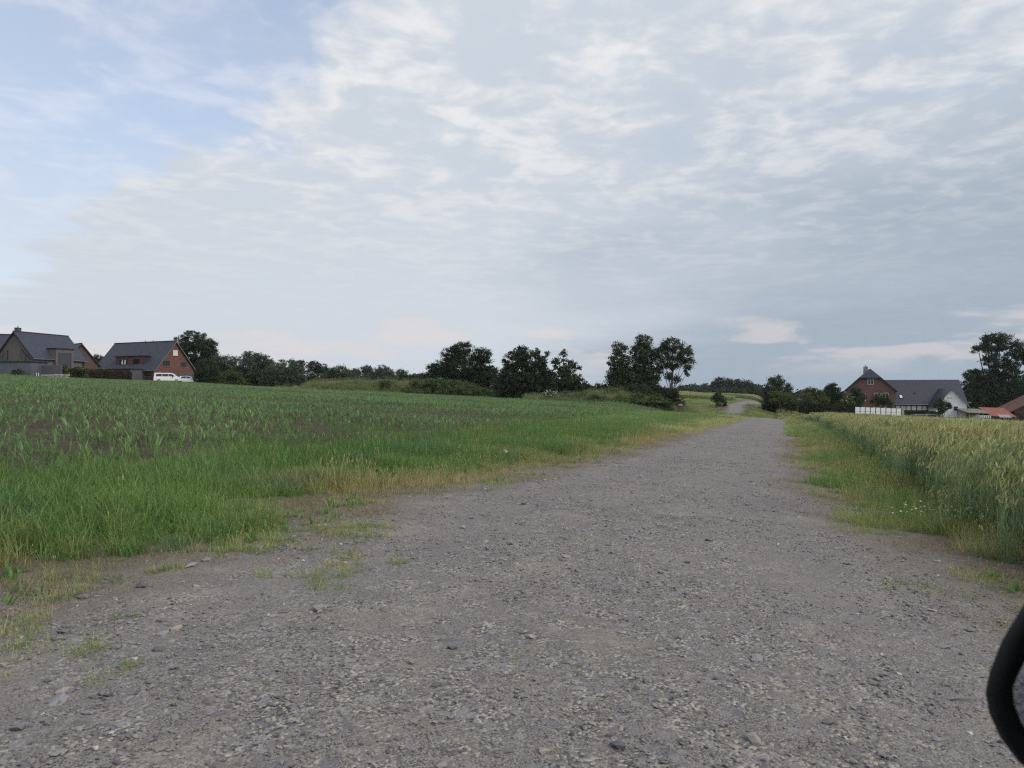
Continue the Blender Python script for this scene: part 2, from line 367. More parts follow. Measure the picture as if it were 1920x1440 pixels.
# ------------------------------------------------------------------ geometry-node scatter (for what nobody could count)
def scatter(name, pts, srcs, idx, rot, scl, tint, label, cat):
    lib = bpy.data.collections.new(name + '_sources')
    for k, me in enumerate(srcs):
        o = bpy.data.objects.new(f'{name}_{k:02d}', me); lib.objects.link(o)
    n = len(pts); me = bpy.data.meshes.new(name)
    me.vertices.add(n); me.vertices.foreach_set('co', np.asarray(pts, np.float32).ravel())
    for an, ty, key, dat in (('rot', 'FLOAT_VECTOR', 'vector', rot), ('scl', 'FLOAT_VECTOR', 'vector', scl), ('tint', 'FLOAT', 'value', tint), ('idx', 'INT', 'value', idx)):
        a = me.attributes.new(an, ty, 'POINT'); a.data.foreach_set(key, np.ascontiguousarray(dat, np.int32 if ty == 'INT' else np.float32).ravel())
    o = link(name, me, None)
    g = bpy.data.node_groups.new(name, 'GeometryNodeTree')
    g.interface.new_socket('Geometry', in_out='INPUT', socket_type='NodeSocketGeometry')
    g.interface.new_socket('Geometry', in_out='OUTPUT', socket_type='NodeSocketGeometry')
    gi = g.nodes.new('NodeGroupInput'); go = g.nodes.new('NodeGroupOutput')
    ci = g.nodes.new('GeometryNodeCollectionInfo'); ci.inputs['Collection'].default_value = lib
    ci.inputs['Separate Children'].default_value = True; ci.inputs['Reset Children'].default_value = True
    ip = g.nodes.new('GeometryNodeInstanceOnPoints'); ip.inputs['Pick Instance'].default_value = True
    def na(nm, ty):
        q = g.nodes.new('GeometryNodeInputNamedAttribute'); q.data_type = ty; q.inputs['Name'].default_value = nm; return q.outputs['Attribute']
    L = g.links.new
    L(gi.outputs[0], ip.inputs['Points']); L(ci.outputs[0], ip.inputs['Instance'])
    L(na('idx', 'INT'), ip.inputs['Instance Index']); L(na('rot', 'FLOAT_VECTOR'), ip.inputs['Rotation']); L(na('scl', 'FLOAT_VECTOR'), ip.inputs['Scale'])
    L(ip.outputs[0], go.inputs[0])
    md = o.modifiers.new('scatter', 'NODES'); md.node_group = g
    return tag(o, label, cat, kind='stuff')
def blade(mb, base, az, ln, w, lean, curl, segs=3, tw=0.):
    """one leaf blade bending over; lean = angle from upright at the foot, curl = added per unit"""
    p = Vector(base); prev = None; h = Vector((math.cos(az), math.sin(az), 0)); s = Vector((-math.sin(az + tw), math.cos(az + tw), 0))
    vs = []; n = segs
    for i in range(n + 1):
        t_ = i / n; a = lean + curl * t_ ** 1.4; wid = w * (1 - t_ ** 1.8) if i < n else 0
        if i < n: vs += [p - s * wid / 2, p + s * wid / 2]
        else: vs.append(p)
        p = p + (h * math.sin(a) + Vector((0, 0, 1)) * math.cos(a)) * ln / n
    fs = [(2*i, 2*i+1, 2*i+3, 2*i+2) for i in range(n - 1)] + [(2*n-2, 2*n-1, 2*n)]
    mb.add(vs, fs)
def tuft(name, n, rad, l0, l1, w, lean, curl, mat, seed, seeds=0):
    r = np.random.default_rng(seed); mb = MB()
    for k in range(n):
        a = r.uniform(0, 6.28); q = rad * math.sqrt(r.random())
        blade(mb, (q * math.cos(a), q * math.sin(a), -.02), a + r.normal(0, .7), r.uniform(l0, l1), w * r.uniform(.7, 1.3), abs(r.normal(0, lean)), abs(r.normal(curl, curl * .5)), 3, r.normal(0, .5))
    for k in range(seeds):
        a = r.uniform(0, 6.28); q = rad * r.random(); ln = l1 * r.uniform(1.1, 1.5); le = r.normal(0, .12)
        b0 = Vector((q * math.cos(a), q * math.sin(a), 0)); top = b0 + Vector((math.sin(le) * ln * math.cos(a), math.sin(le) * ln * math.sin(a), ln))
        mb.tube([b0, (b0 + top) / 2, top], [.0012, .001, .0008], 3, False)
        mb.tube([top - (top - b0) * .16, top - (top - b0) * .08, top], [.002, .006, .001], 4, False)
    me = mb.mesh(name); me.materials.append(mat); return me

# ------------------------------------------------------------------ the lie of the land
def axis(inner0, inner1, step, outer0, outer1):
    a = list(np.arange(inner0, inner1 + .1, step)); s = step; q = a[-1]
    while q < outer1: s *= 1.35; q = min(q + s, outer1); a.append(q)
    s = step; q = a[0]; pre = []
    while q > outer0: s *= 1.35; q = max(q - s, outer0); pre.append(q)
    return np.array(pre[::-1] + a)
def grid_mesh(name, X, Y, Z):
    nr, nc = X.shape; V = np.stack([X, Y, Z], -1).reshape(-1, 3)
    i = np.arange(nr - 1)[:, None] * nc + np.arange(nc - 1)[None]; i = i.ravel()
    return fast_mesh(name, V, np.stack([i, i + 1, i + nc + 1, i + nc], 1))
xs = axis(-160, 160, 4, -1500, 1500); ys = axis(-60, 260, 4, -350, 1500)
XX, YY = np.meshgrid(xs, ys)
tag(link('ground', grid_mesh('ground', XX, YY, gz(XX, YY)), M['meadow'], smooth=True), kind='structure')

# edges of the track (metres), left and right, against distance ahead
RY = np.array([-60, -20, 0, 4, 5, 6.7, 9.3, 12.5, 19, 31.6, 51, 71.5, 86, 100, 118, 138, 152, 175])
RL = np.array([-21, -9.2, -4.0, -2.9, -2.5, -1.75, -.75, .85, 3.6, 8.5, 16.2, 23.8, 28.6, 31.5, 35.2, 42.3, 48, 58])
RR = np.array([-15, -3.0, 2.5, 3.45, 3.6, 3.85, 4.3, 5.25, 7.5, 12.4, 20.0, 27.6, 32.2, 34.9, 38.0, 45.4, 51.5, 62])
def rl(y): return np.interp(y, RY, RL) + .22 * vn(y * 1.0, y * 0 + 3, 1.6) * np.clip(1 - np.asarray(y) / 90., .2, 1)
def rr(y): return np.interp(y, RY, RR) + .22 * vn(y * 1.0, y * 0 + 9, 1.7) * np.clip(1 - np.asarray(y) / 90., .2, 1)
def inside(x, y): return np.minimum(x - rl(y), rr(y) - x)      # >0 on the gravel
ry = np.concatenate([np.arange(-60, 1.5, 1.2), np.arange(1.5, 12, .10), np.arange(12, 40, .35), np.arange(40, 175.1, 1.2)])
tt = np.linspace(0, 1, 84)
YY = np.repeat(ry[:, None], len(tt), 1); mg = 1.7
XX = (rl(ry) - mg)[:, None] * (1 - tt) + (rr(ry) + mg)[:, None] * tt
INS = inside(XX, YY)
rut = -.020 * np.exp(-((INS - 1.15) / .4) ** 2)
ZZ = gz(XX, YY) + .010 + .030 * sstep(-.6, 1.6, INS) + rut + .008 * vn(XX, YY, .35) * sstep(-1.2, -.4, INS) + .004 * vn(YY, XX, .11) * (YY < 14)
me = grid_mesh('track', XX, YY, ZZ); a = me.attributes.new('inside', 'FLOAT', 'POINT'); a.data.foreach_set('value', INS.ravel().astype(np.float32))
track = tag(link('gravel_track', me, M['gravel_track'], smooth=True), kind='structure')
def tz(x, y):
    i = inside(x, y); return gz(x, y) + .010 + .030 * sstep(-.6, 1.6, i) - .020 * np.exp(-((i - 1.15) / .4) ** 2) + .008 * vn(x, y, .35)

# maize field: soil sheet
MY = np.array([0, 5, 7.5, 10.7, 14, 26, 40, 76, 110, 130]); MX = np.array([-8.2, -6.3, -5.4, -4.0, -3.1, .7, 4.4, 14.2, 23.5, 26])
def mx_(y): return np.interp(y, MY, MX) + .25 * vn(y, y * 0, 2.2)
def m_far(x): return np.interp(x, [-125, -95, -60, -30, 0, 15, 26], [118, 124, 136, 131, 126, 121, 112])
ry = np.concatenate([np.arange(1, 40, .5), np.arange(40, 138, 2.)]); tt = np.linspace(0, 1, 90) ** 1.6
YY = np.repeat(ry[:, None], len(tt), 1); XX = mx_(ry)[:, None] * (1 - tt) + (-125.) * tt
me = grid_mesh('field_soil', XX, YY, gz(XX, YY) + .012 + .02 * vn(XX, YY, .5) * (tt[None] > .002) * (YY < 40) + .02)
tag(link('field_soil', me, M['soil'], smooth=True), kind='structure'); me.flip_normals()

# ------------------------------------------------------------------ banks and mounds
def bump_sheet(name, cx, cyy, prof, depth, mat):
    """a long low bank: prof = (x, top height) along it"""
    X0 = np.linspace(prof[0][0], prof[-1][0], 70); H = np.interp(X0, [p[0] for p in prof], [p[1] for p in prof])
    s = np.linspace(-1, 1, 22); XX, SS = np.meshgrid(X0, s)
    YY = cyy + SS * depth + .5 * vn(XX, XX * 0, 4) ; prof_s = (1 - SS ** 2) ** .8
    ZZ = gz(XX, YY) - .12 + (H[None] + .22 * vn(XX, YY, 1.6)) * prof_s
    o = tag(link(name, grid_mesh(name, XX, YY, ZZ), mat, smooth=True), kind='structure')
    return XX, YY, ZZ
bank1 = bump_sheet('grass_bank', 0, 134, [(-39.5,0),(-37.5,1.0),(-34,1.55),(-26,1.75),(-19,2.0),(-12,2.1),(-8,1.8),(-5,1.0),(-2,.5),(2,0)], 3.6, M['meadow'])
bank2 = bump_sheet('grass_mound', 0, 122, [(2,0),(6,.3),(11,.6),(14,1.25),(17,1.1),(19,1.6),(22,1.2),(24,1.3),(27,.6),(31,.1)], 4.2, M['meadow'])

# ------------------------------------------------------------------ grass, maize, wheat
def rz_of(n, tilt=.12): return np.stack([rng.normal(0, tilt, n), rng.normal(0, tilt, n), rng.uniform(0, 6.28, n)], 1)
def in_view(x, y, m=.80): return (np.abs(x) < m * y + 1.5)
GT = [tuft('t', 22, .09, .15, .38, .0085, .42, 1.2, M['grass_green'], 20 + k, seeds=1 if k % 3 == 0 else 0) for k in range(7)]
GS = [tuft('s', 18, .06, .05, .15, .006, .45, .9, M['grass_green'], 40 + k) for k in range(4)]
GD = [tuft('d', 20, .08, .07, .22, .0042, .35, .6, M['grass_dry'], 60 + k, seeds=2) for k in range(5)]
GF = [tuft('f', 26, .22, .16, .36, .016, .25, .8, M['grass_green'], 80 + k) for k in range(4)]
GFD = [tuft('g', 22, .22, .12, .30, .014, .3, .6, M['grass_dry'], 90 + k) for k in range(4)]
# left verge: lush, straw-coloured towards the gravel
P = []; S = []; I = []; T = []
def put(x, y, z, s, i, t_):
    P.append(np.stack([x, y, z], 1)); S.append(s); I.append(i); T.append(t_)
def band(lo, hi, y0, y1, dens):
    n = int(dens * (y1 - y0) * np.mean(hi(np.linspace(y0, y1, 30)) - lo(np.linspace(y0, y1, 30))))
    y = rng.uniform(y0, y1, n); u = rng.random(n); return lo(y) + (hi(y) - lo(y)) * u, y
L_lo = lambda y: np.maximum(mx_(y) - .5, -.85 * y - 3); L_hi = lambda y: rl(y) + .15
for y0, y1, dn in ((1.5, 8, 170), (8, 15, 130), (15, 28, 90)):
    x, y = band(L_lo, L_hi, y0, y1, dn); d = rl(y) - x                  # metres from the gravel
    edge_soft = rng.random(len(x)) < sstep(-.1, .55, d + .35 * vn(x, y, .8)); mzf = x - mx_(y)
    keep = edge_soft & (rng.random(len(x)) < .55 + .6 * sstep(-.5, .6, mzf)) & in_view(x, y, .86); x, y, d, mzf = x[keep], y[keep], d[keep], mzf[keep]
    lush = sstep(.15, 1.5, d + .5 * vn(x, y, 1.3)); hump = np.clip(vn(x, y, .9), -1, 1)
    s = (.34 + .50 * lush + .26 * hump * lush) * rng.uniform(.65, 1.35, len(x))
    kind = np.where(rng.random(len(x)) < .92 * (1 - sstep(.35, 1.7, d + .6 * vn(y, x, 1.1))) * sstep(5.5, 10, y) + .03, 11 + rng.integers(0, 5, len(x)), np.where(lush < .35, 7 + rng.integers(0, 4, len(x)), rng.integers(0, 7, len(x))))
    ti = np.clip(.70 * (1 - sstep(.2, 1.6, d)) * sstep(5, 10, y) + .02 + .35 * sstep(.55, 1.1, vn(x + 9, y, 2.3)), 0, .9)
    put(x, y, gz(x, y) + .012, np.stack([s * 1.1, s * 1.1, s], 1), kind, ti)
GALL = GT + GS + GD + GF + GFD
for y0, y1, dn in ((28, 55, 22), (55, 112, 9)):
    x, y = band(L_lo, lambda y: rl(y) + .1, y0, y1, dn); d = rl(y) - x
    dryp = .85 * (1 - sstep(.8, 3.2, d + .6 * vn(x, y, 3))) + .22 * sstep(.2, .9, vn(x, y, 7)) + .12
    kind = np.where(rng.random(len(x)) < dryp, 20 + rng.integers(0, 4, len(x)), 16 + rng.integers(0, 4, len(x)))
    s = rng.uniform(.55, 1.05, len(x)) * (.5 + .5 * sstep(0, 1.2, d)); put(x, y, gz(x, y), np.stack([s * 1.25, s * 1.25, s], 1), kind, np.clip(.1 + .5 * dryp * rng.random(len(x)), 0, .9))
# right verge: shorter, yellower
WY = np.array([-20, 0, 5, 8.3, 14.7, 19.5, 29.2, 49, 75, 100, 130]); WX = np.array([-.5, 4.2, 4.95, 5.65, 8.3, 10.2, 14.0, 21.6, 30.8, 38.6, 48.5])
def wx_(y): return np.interp(y, WY, WX) + .18 * vn(y, y * 0 + 4, 1.5)
for y0, y1, dn in ((1.5, 9, 250), (9, 17, 200), (17, 30, 120)):
    x, y = band(lambda y: rr(y) - .1, lambda y: wx_(y) + .25, y0, y1, dn); d = x - rr(y)
    keep = (rng.random(len(x)) < sstep(.05, .85, d + .5 * vn(x, y, .7) - .9 * sstep(8.5, 5, y))) & in_view(x, y, .86); x, y, d = x[keep], y[keep], d[keep]
    s = (.50 + .40 * sstep(.1, 1.2, d) * sstep(.1, .9, wx_(y) - x) + .15 * vn(x, y, 1.)) * rng.uniform(.75, 1.2, len(x)); r = rng.random(len(x)); q = vn(x, y, 1.8)
    kind = np.where(r < .58 + .25 * q, 11 + rng.integers(0, 5, len(x)), np.where(r < .7, 7 + rng.integers(0, 4, len(x)), rng.integers(0, 7, len(x))))
    put(x, y, gz(x, y) + .012, np.stack([s * 1.1, s * 1.1, s], 1), kind, np.clip(.20 + .24 * q + .15 * (1 - sstep(0, 1, d)), .0, .8))
for y0, y1, dn in ((30, 60, 24), (60, 125, 9)):
    x, y = band(lambda y: rr(y) - .1, lambda y: wx_(y) + .3, y0, y1, dn); d = x - rr(y)
    kind = np.where(rng.random(len(x)) < .5 + .2 * vn(x, y, 5), 20 + rng.integers(0, 4, len(x)), 16 + rng.integers(0, 4, len(x)))
    s = rng.uniform(.6, 1.1, len(x)); put(x, y, gz(x, y), np.stack([s * 1.25, s * 1.25, s], 1), kind, .3 * rng.random(len(x)) + .15)
# small weeds pushing through the gravel edges, and the track's thin middle line
n = 9000; y = 2.0 + 18 * rng.random(n) ** 1.3; side = rng.random(n) < .55
e = rng.normal(-.1, .42, n); x = np.where(side, rl(y) + e, rr(y) - e)
keep = (vn(x, y, .45) + .5 * vn(x, y, 1.3) + .9 * (rng.random(n) - .5) > .42 + 1.1 * sstep(-.2, .7, inside(x, y))) & in_view(x, y); x, y = x[keep], y[keep]
s = rng.uniform(.25, .75, len(x)); put(x, y, tz(x, y), np.stack([s, s, s * .7], 1), np.where(rng.random(len(x)) < .6, 7 + rng.integers(0, 4, len(x)), 11 + rng.integers(0, 5, len(x))), .35 * rng.random(len(x)))
n = 900; y = 2.2 + 40 * rng.random(n) ** 1.3; x = (rl(y) + rr(y)) / 2 + .25 + rng.normal(0, .35, n)
keep = vn(x, y, .5) > .72; x, y = x[keep], y[keep]; s = rng.uniform(.15, .4, len(x)); put(x, y, tz(x, y), np.stack([s, s, s * .5], 1), 7 + rng.integers(0, 4, len(x)), .3 + .4 * rng.random(len(x)))
TH = [tuft('h', 14, .11, .05, .14, .0032, 1.3, .3, M['thatch'], 160 + k) for k in range(4)] + [tuft('w', 9, .05, .07, .17, .030, .7, .9, M['grass_green'], 180 + k) for k in range(3)]
n = 17000; y = 2.0 + 26 * rng.random(n) ** 1.3; side = rng.random(n) < .5
e = rng.normal(-.25, .40, n) - .35 * (~side) * sstep(10, 4, y); x = np.where(side, rl(y) + e, rr(y) - e); i_ = inside(x, y)
keep = in_view(x, y) & (rng.random(n) < (.10 + .90 * sstep(-.3, .8, vn(x, y, .6))) * (.45 + .55 * sstep(4, 9, y)) * (1 - .9 * sstep(-.1, .9, i_))); x, y = x[keep], y[keep]
s = rng.uniform(.5, 1.1, len(x)); put(x, y, tz(x, y) + .004, np.stack([s, s, s * .6], 1), 24 + rng.integers(0, 4, len(x)), .35 + .6 * rng.random(len(x)))
for cx_, cy__, nn_, sp_ in ((-4.1, 9.6, 60, .55), (-3.4, 11.5, 70, .6), (-2.9, 12.8, 40, .4), (1.2, 30, 60, .7), (.6, 27.5, 30, .4), (4.6, 44, 40, .8), (-5.2, 7.9, 40, .5), (-2.2, 16.5, 30, .5)):
    x = cx_ + rng.normal(0, sp_, nn_); y = cy__ + rng.normal(0, sp_ * .8, nn_); s = rng.uniform(.9, 1.5, nn_); put(x, y, gz(x, y) + .01, np.stack([s, s, s], 1), rng.integers(0, 7, nn_), np.zeros(nn_))
n = 2600; y = 2.6 + 4.2 * rng.random(n); x = rl(y) + rng.random(n) ** 1.5 * 1.5 - .1; keep = in_view(x, y) & (vn(x + 5, y, .28) + .5 * vn(x, y, .7) > .62); x, y = x[keep], y[keep]
s = rng.uniform(.25, .7, len(x)); put(x, y, tz(x, y), np.stack([s, s, s * .65], 1), np.where(rng.random(len(x)) < .7, 7 + rng.integers(0, 4, len(x)), 11 + rng.integers(0, 5, len(x))), .45 * rng.random(len(x)))
# broad-leaved weeds among the verge grass
n = 900; y = 3 + 16 * rng.random(n) ** 1.3; side = rng.random(n) < .62; x = np.where(side, rl(y) - .15 - rng.random(n) ** 1.4 * 3.2, rr(y) + .3 + rng.random(n) * 1.6)
keep = in_view(x, y) & (vn(x, y, .8) > .1); x, y = x[keep], y[keep]; s = rng.uniform(.45, 1.1, len(x)); put(x, y, gz(x, y) + .01, np.stack([s, s, s * 1.1], 1), 28 + rng.integers(0, 3, len(x)), .05 * rng.random(len(x)))
# grass behind the camera (seen in the mirror)
n = 2600; y = rng.uniform(-16, 1, n); x = rng.uniform(-12, 14, n); i_ = inside(x, y); keep = i_ < -.2; x, y = x[keep], y[keep]
s = rng.uniform(.6, 1.3, len(x)); put(x, y, gz(x, y), np.stack([s, s, s], 1), 16 + rng.integers(0, 8, len(x)), .25 * rng.random(len(x)))
# meadow beyond the bend
x = rng.uniform(20, 62, 5200); y = rng.uniform(108, 168, 5200); keep = (inside(x, y) < 0) & (x < wx_(y)) & (x > y * .17); x, y = x[keep], y[keep]
s = rng.uniform(.7, 1.3, len(x)); put(x, y, gz(x, y), np.stack([s * 1.5, s * 1.5, s * .9], 1), np.where(rng.random(len(x)) < .45, 20, 16) + rng.integers(0, 4, len(x)), .4 * rng.random(len(x)))
P = np.concatenate(P); S = np.concatenate(S); I = np.concatenate(I); T = np.concatenate(T)
scatter('verge_grass', P, GALL + TH, I, rz_of(len(P)), S, T, 'long green and straw-coloured grass on both verges of the gravel track', 'grass')

# grass and brambles over the banks
def over(sheet, n, src, smin, smax):
    XX, YY, ZZ = sheet; i = rng.integers(0, XX.shape[0] - 1, n); j = rng.integers(0, XX.shape[1] - 1, n); u, v = rng.random(n), rng.random(n)
    L = lambda A: A[i, j] * (1-u) * (1-v) + A[i, j+1] * u * (1-v) + A[i+1, j] * (1-u) * v + A[i+1, j+1] * u * v
    s = rng.uniform(smin, smax, n); return np.stack([L(XX), L(YY), L(ZZ)], 1), np.stack([s*1.5, s*1.5, s], 1)
BG = [tuft('b', 30, .30, .25, .75, .02, .3, .6, M['bank_grass'], 120 + k, seeds=3) for k in range(5)]
p1, s1 = over(bank1, 3800, BG, .6, 1.3); p2, s2 = over(bank2, 3600, BG, .6, 1.3)
n = 1800; x = rng.uniform(-45, 30, n); y = m_far(x) + rng.uniform(-.3, 3.0, n); s = rng.uniform(.4, 1.0, n)
p3 = np.stack([x, y, gz(x, y)], 1); s3 = np.stack([s*1.3, s*1.3, s], 1)
p = np.concatenate([p1, p2, p3]); s = np.concatenate([s1, s2, s3])
scatter('bank_grass', p, BG, rng.integers(0, 5, len(p)), rz_of(len(p)), s, np.zeros(len(p)), 'rough tall grass covering the banks at the far edge of the maize', 'grass')

# maize: rows of young plants
def maize(seed):
    r = np.random.default_rng(seed); mb = MB(); h = r.uniform(.16, .26); a0 = r.uniform(0, 6.28)
    mb.tube([(0,0,-.02),(r.normal(0,.01),r.normal(0,.01),h)], [.011,.006], 5, False)
    for k in range(7):
        blade(mb, (0,0,h*(.15+.13*k)), a0 + k*math.pi + r.normal(0,.35), r.uniform(.24,.44)*(1-.04*k), r.uniform(.030,.046), .25 + .1*r.random(), r.uniform(.9,2.0)*(1-.09*k), 5, r.normal(0,.3))
    me = mb.mesh('m'); me.materials.append(M['maize_leaf']); return me
MZ = [maize(200 + k) for k in range(8)]
rd = np.array([.302, .953]); rn = np.array([.953, -.302])
a_ = np.arange(-140, 60, .72); b_ = np.arange(0, 175, .175)
A, B = np.meshgrid(a_, b_); A = A + rng.normal(0, .05, A.shape); B = B + rng.normal(0, .06, B.shape)
x = (A * rn[0] + B * rd[0]).ravel(); y = (A * rn[1] + B * rd[1]).ravel()
keep = (x < mx_(y) - .25) & (y > 4) & (y < m_far(x)) & (x > -.80 * y - 2); x, y = x[keep], y[keep]
near = sstep(30, 12, y) * sstep(-1.0, .9, vn(x, y, 2.4)) * .75; keep = rng.random(len(x)) > near + .06; x, y = x[keep], y[keep]
s = (.60 + .16 * vn(x, y, 7) + .06 * sstep(20, 60, y)) * rng.uniform(.7, 1.2, len(x)); s = np.clip(s, .35, 1.4)
scatter('maize_plants', np.stack([x, y, gz(x, y) + .03], 1), MZ, rng.integers(0, 8, len(x)), rz_of(len(x), .1), np.stack([s*1.1, s*1.1, s], 1), np.zeros(len(x)), 'rows of young green maize filling the field left of the track', 'maize')
# low weeds between the maize rows close by
n = 9000; y = 6 + 40 * rng.random(n) ** 1.2; x = mx_(y) - .2 - rng.random(n) ** .8 * (.9 * y - 2); keep = (x > -.8 * y - 2) & (vn(x, y, 1.1) > -.2); x, y = x[keep], y[keep]
s = rng.uniform(.3, .8, len(x)); scatter('field_weeds', np.stack([x, y, gz(x, y) + .02], 1), GS + GT[:2], rng.integers(0, 6, len(x)), rz_of(len(x)), np.stack([s*1.3, s*1.3, s*.7], 1), .2 * rng.random(len(x)), 'low weeds between the young maize plants on bare soil', 'weeds')

# wheat
def wheat(seed, n=15, rad=.16):
    r = np.random.default_rng(seed); ms = MB(); e = MB()
    for k in range(n):
        a = r.uniform(0, 6.28); q = rad * math.sqrt(r.random()); b0 = Vector((q*math.cos(a), q*math.sin(a), -.02))
        h = r.uniform(.80, 1.0); la = r.uniform(0, 6.28); le = abs(r.normal(0, .08))
        d = Vector((math.cos(la)*math.sin(le), math.sin(la)*math.sin(le), math.cos(le))); top = b0 + d*h
        ms.tube([b0, b0 + d*h*.5 + Vector((0,0,.01)), top], [.0032, .0028, .002], 3, False)
        for j in range(3):
            blade(ms, b0 + d*h*r.uniform(.15,.85), r.uniform(0,6.28), r.uniform(.16,.30), r.uniform(.007,.011), r.uniform(.2,.6), r.uniform(.5,2.1), 3)
        na = r.normal(-.25, .7); cur = r.uniform(.35, 1.25); hd = Vector((math.cos(na), math.sin(na), 0)); p = top; pts = [p]
        for j in range(4):
            an = .1 + cur*(j+1)/4; p = p + (hd*math.sin(an) + Vector((0,0,1))*math.cos(an))*.024; pts.append(p)
        e.tube(pts, [.003,.0075,.008,.0065,.002], 4, False)
        dr = (pts[-1]-pts[-2]).normalized(); sd = dr.orthogonal()
        for j in range(6):
            o_ = pts[1 + j*3//6]; sp = (dr + Vector(r.normal(0,.16,3))).normalized(); w_ = dr.cross(Vector(r.normal(0,1,3))).normalized()*.0011
            tip = o_ + sp*r.uniform(.10,.15); e.add([o_-w_, o_+w_, tip], [(0,1,2)])
    nv = len(ms.v); nf = len(ms.f); ms.add(e.v, e.f); me = ms.mesh('w'); me.materials.append(M['wheat_stem']); me.materials.append(M['wheat_ear'])
    me.polygons.foreach_set('material_index', [0]*nf + [1]*len(e.f)); return me
WH = [wheat(300 + k) for k in range(7)]
P = []; S = []
def wput(x, y, s, h): P.append(np.stack([x, y, gz(x, y)], 1)); S.append(np.stack([s, s, h], 1))
for y0, y1, dn, sc_ in ((4, 18, 24, 1.), (18, 36, 16, 1.15), (36, 70, 9, 1.6), (70, 131, 5, 2.2)):
    n = int(dn * sum(max(0, 1.1*q + 4 - wx_(q)) for q in np.arange(y0, y1, .5)) * .5)
    yq = np.arange(y0, y1, .25); wgt = np.maximum(1.1*yq + 4 - wx_(yq), 0); y = rng.choice(yq, n, p=wgt/wgt.sum()) + rng.random(n)*.25
    x = wx_(y) + rng.random(n)*(1.1*y + 4 - wx_(y)); wput(x, y, sc_*rng.uniform(.9,1.15,n), (1.0 + .06*vn(x,y,3))*rng.uniform(.92,1.08,n)*(1.06 - .19*sstep(14,45,y))*(.80 + .20*sstep(-.2,.7,x-wx_(y)+.45*vn(x,y,.9))))
n = 420; y = 5 + 40*rng.random(n)**1.3; x = wx_(y) - np.abs(rng.normal(0,.28,n)); wput(x, y, rng.uniform(.35,.7,n), rng.uniform(.5,.95,n))   # stray stalks in the verge
far_x = rng.uniform(38, 84, 9000); far_y = rng.uniform(166, 250, 9000); a = far_x/far_y
keep = (a > .225) & (a < .352) & (inside(far_x, far_y) < -3); wput(far_x[keep], far_y[keep], np.full(keep.sum(), 2.6), rng.uniform(.95, 1.1, keep.sum()))
P = np.concatenate(P); S = np.concatenate(S)
scatter('wheat_crop', P, WH, rng.integers(0, 7, len(P)), np.stack([rng.normal(0,.05,len(P)), rng.normal(0,.05,len(P)), rng.normal(0,.5,len(P))],1), S, np.zeros(len(P)), 'ripening bearded grain crop with blue-green stalks right of the track', 'wheat')

# ------------------------------------------------------------------ loose stones and gravel
def stone_mesh(seed):
    r = np.random.default_rng(seed); import bmesh
    bm = bmesh.new(); bmesh.ops.create_icosphere(bm, subdivisions=1, radius=1)
    ax = r.normal(0, 1, (6, 3)); ax /= np.linalg.norm(ax, axis=1)[:, None]; cut = r.uniform(.45, .85, 6)
    for v in bm.verts:
        c = np.array(v.co) * r.uniform(.85, 1.12)
        for a, k in zip(ax, cut):
            d = c @ a
            if d > k: c = c - a * (d - k)
        v.co = c
    me = bpy.data.meshes.new('stone'); bm.to_mesh(me); bm.free(); me.materials.append(M['stone']); return me
ST = [stone_mesh(400 + k) for k in range(9)]
n = 300; k = 0
while k < n:
    y = 2.35 + 9.5 * rng.random() ** 1.5; x = rng.uniform(-.75 * y, .75 * y); i_ = float(inside(x, y))
    if i_ < -.25 or (i_ > .1 and vn(x, y, 1.0) < -.5 and rng.random() < .7): continue
    o = bpy.data.objects.new('stone', ST[k % 9]); COL.objects.link(o); o.parent = track
    s = .5 * (.026 + .045 * rng.random() ** 2.6) * (1 + y / 18); o.scale = (s * rng.uniform(1., 1.5), s * rng.uniform(.75, 1.05), s * rng.uniform(.35, .62))
    o.location = (x, y, float(tz(x, y)) + o.scale.z * rng.uniform(.15, .5)); o.rotation_euler = (rng.normal(0, .12), rng.normal(0, .12), rng.uniform(0, 6.28)); k += 1
P = []; S = []
for y0, y1, dn, a, b in ((1.7, 5, 2600, .0030, .014), (5, 9, 1100, .004, .016), (9, 16, 330, .006, .019), (16, 34, 60, .009, .024)):
    n = int(dn * (y1 - y0) * 6); y = rng.uniform(y0, y1, n); x = rl(y) - .5 + rng.random(n) * (rr(y) - rl(y) + 1.0)
    keep = in_view(x, y, .76) & (rng.random(n) < (.55 + .5 * vn(x, y, .8)) * (.35 + .65 * sstep(-.4, .3, inside(x, y)))); x, y = x[keep], y[keep]; n = len(x)
    s = a + (b - a) * rng.random(n) ** 5; P.append(np.stack([x, y, tz(x, y) + s * .2], 1)); S.append(np.stack([s * rng.uniform(1, 1.5, n), s, s * rng.uniform(.4, .8, n)], 1))
P = np.concatenate(P); S = np.concatenate(S)
scatter('loose_gravel', P, ST, rng.integers(0, 9, len(P)), rz_of(len(P), .3), S, np.zeros(len(P)), 'loose grey crushed stone lying over the track surface', 'gravel')

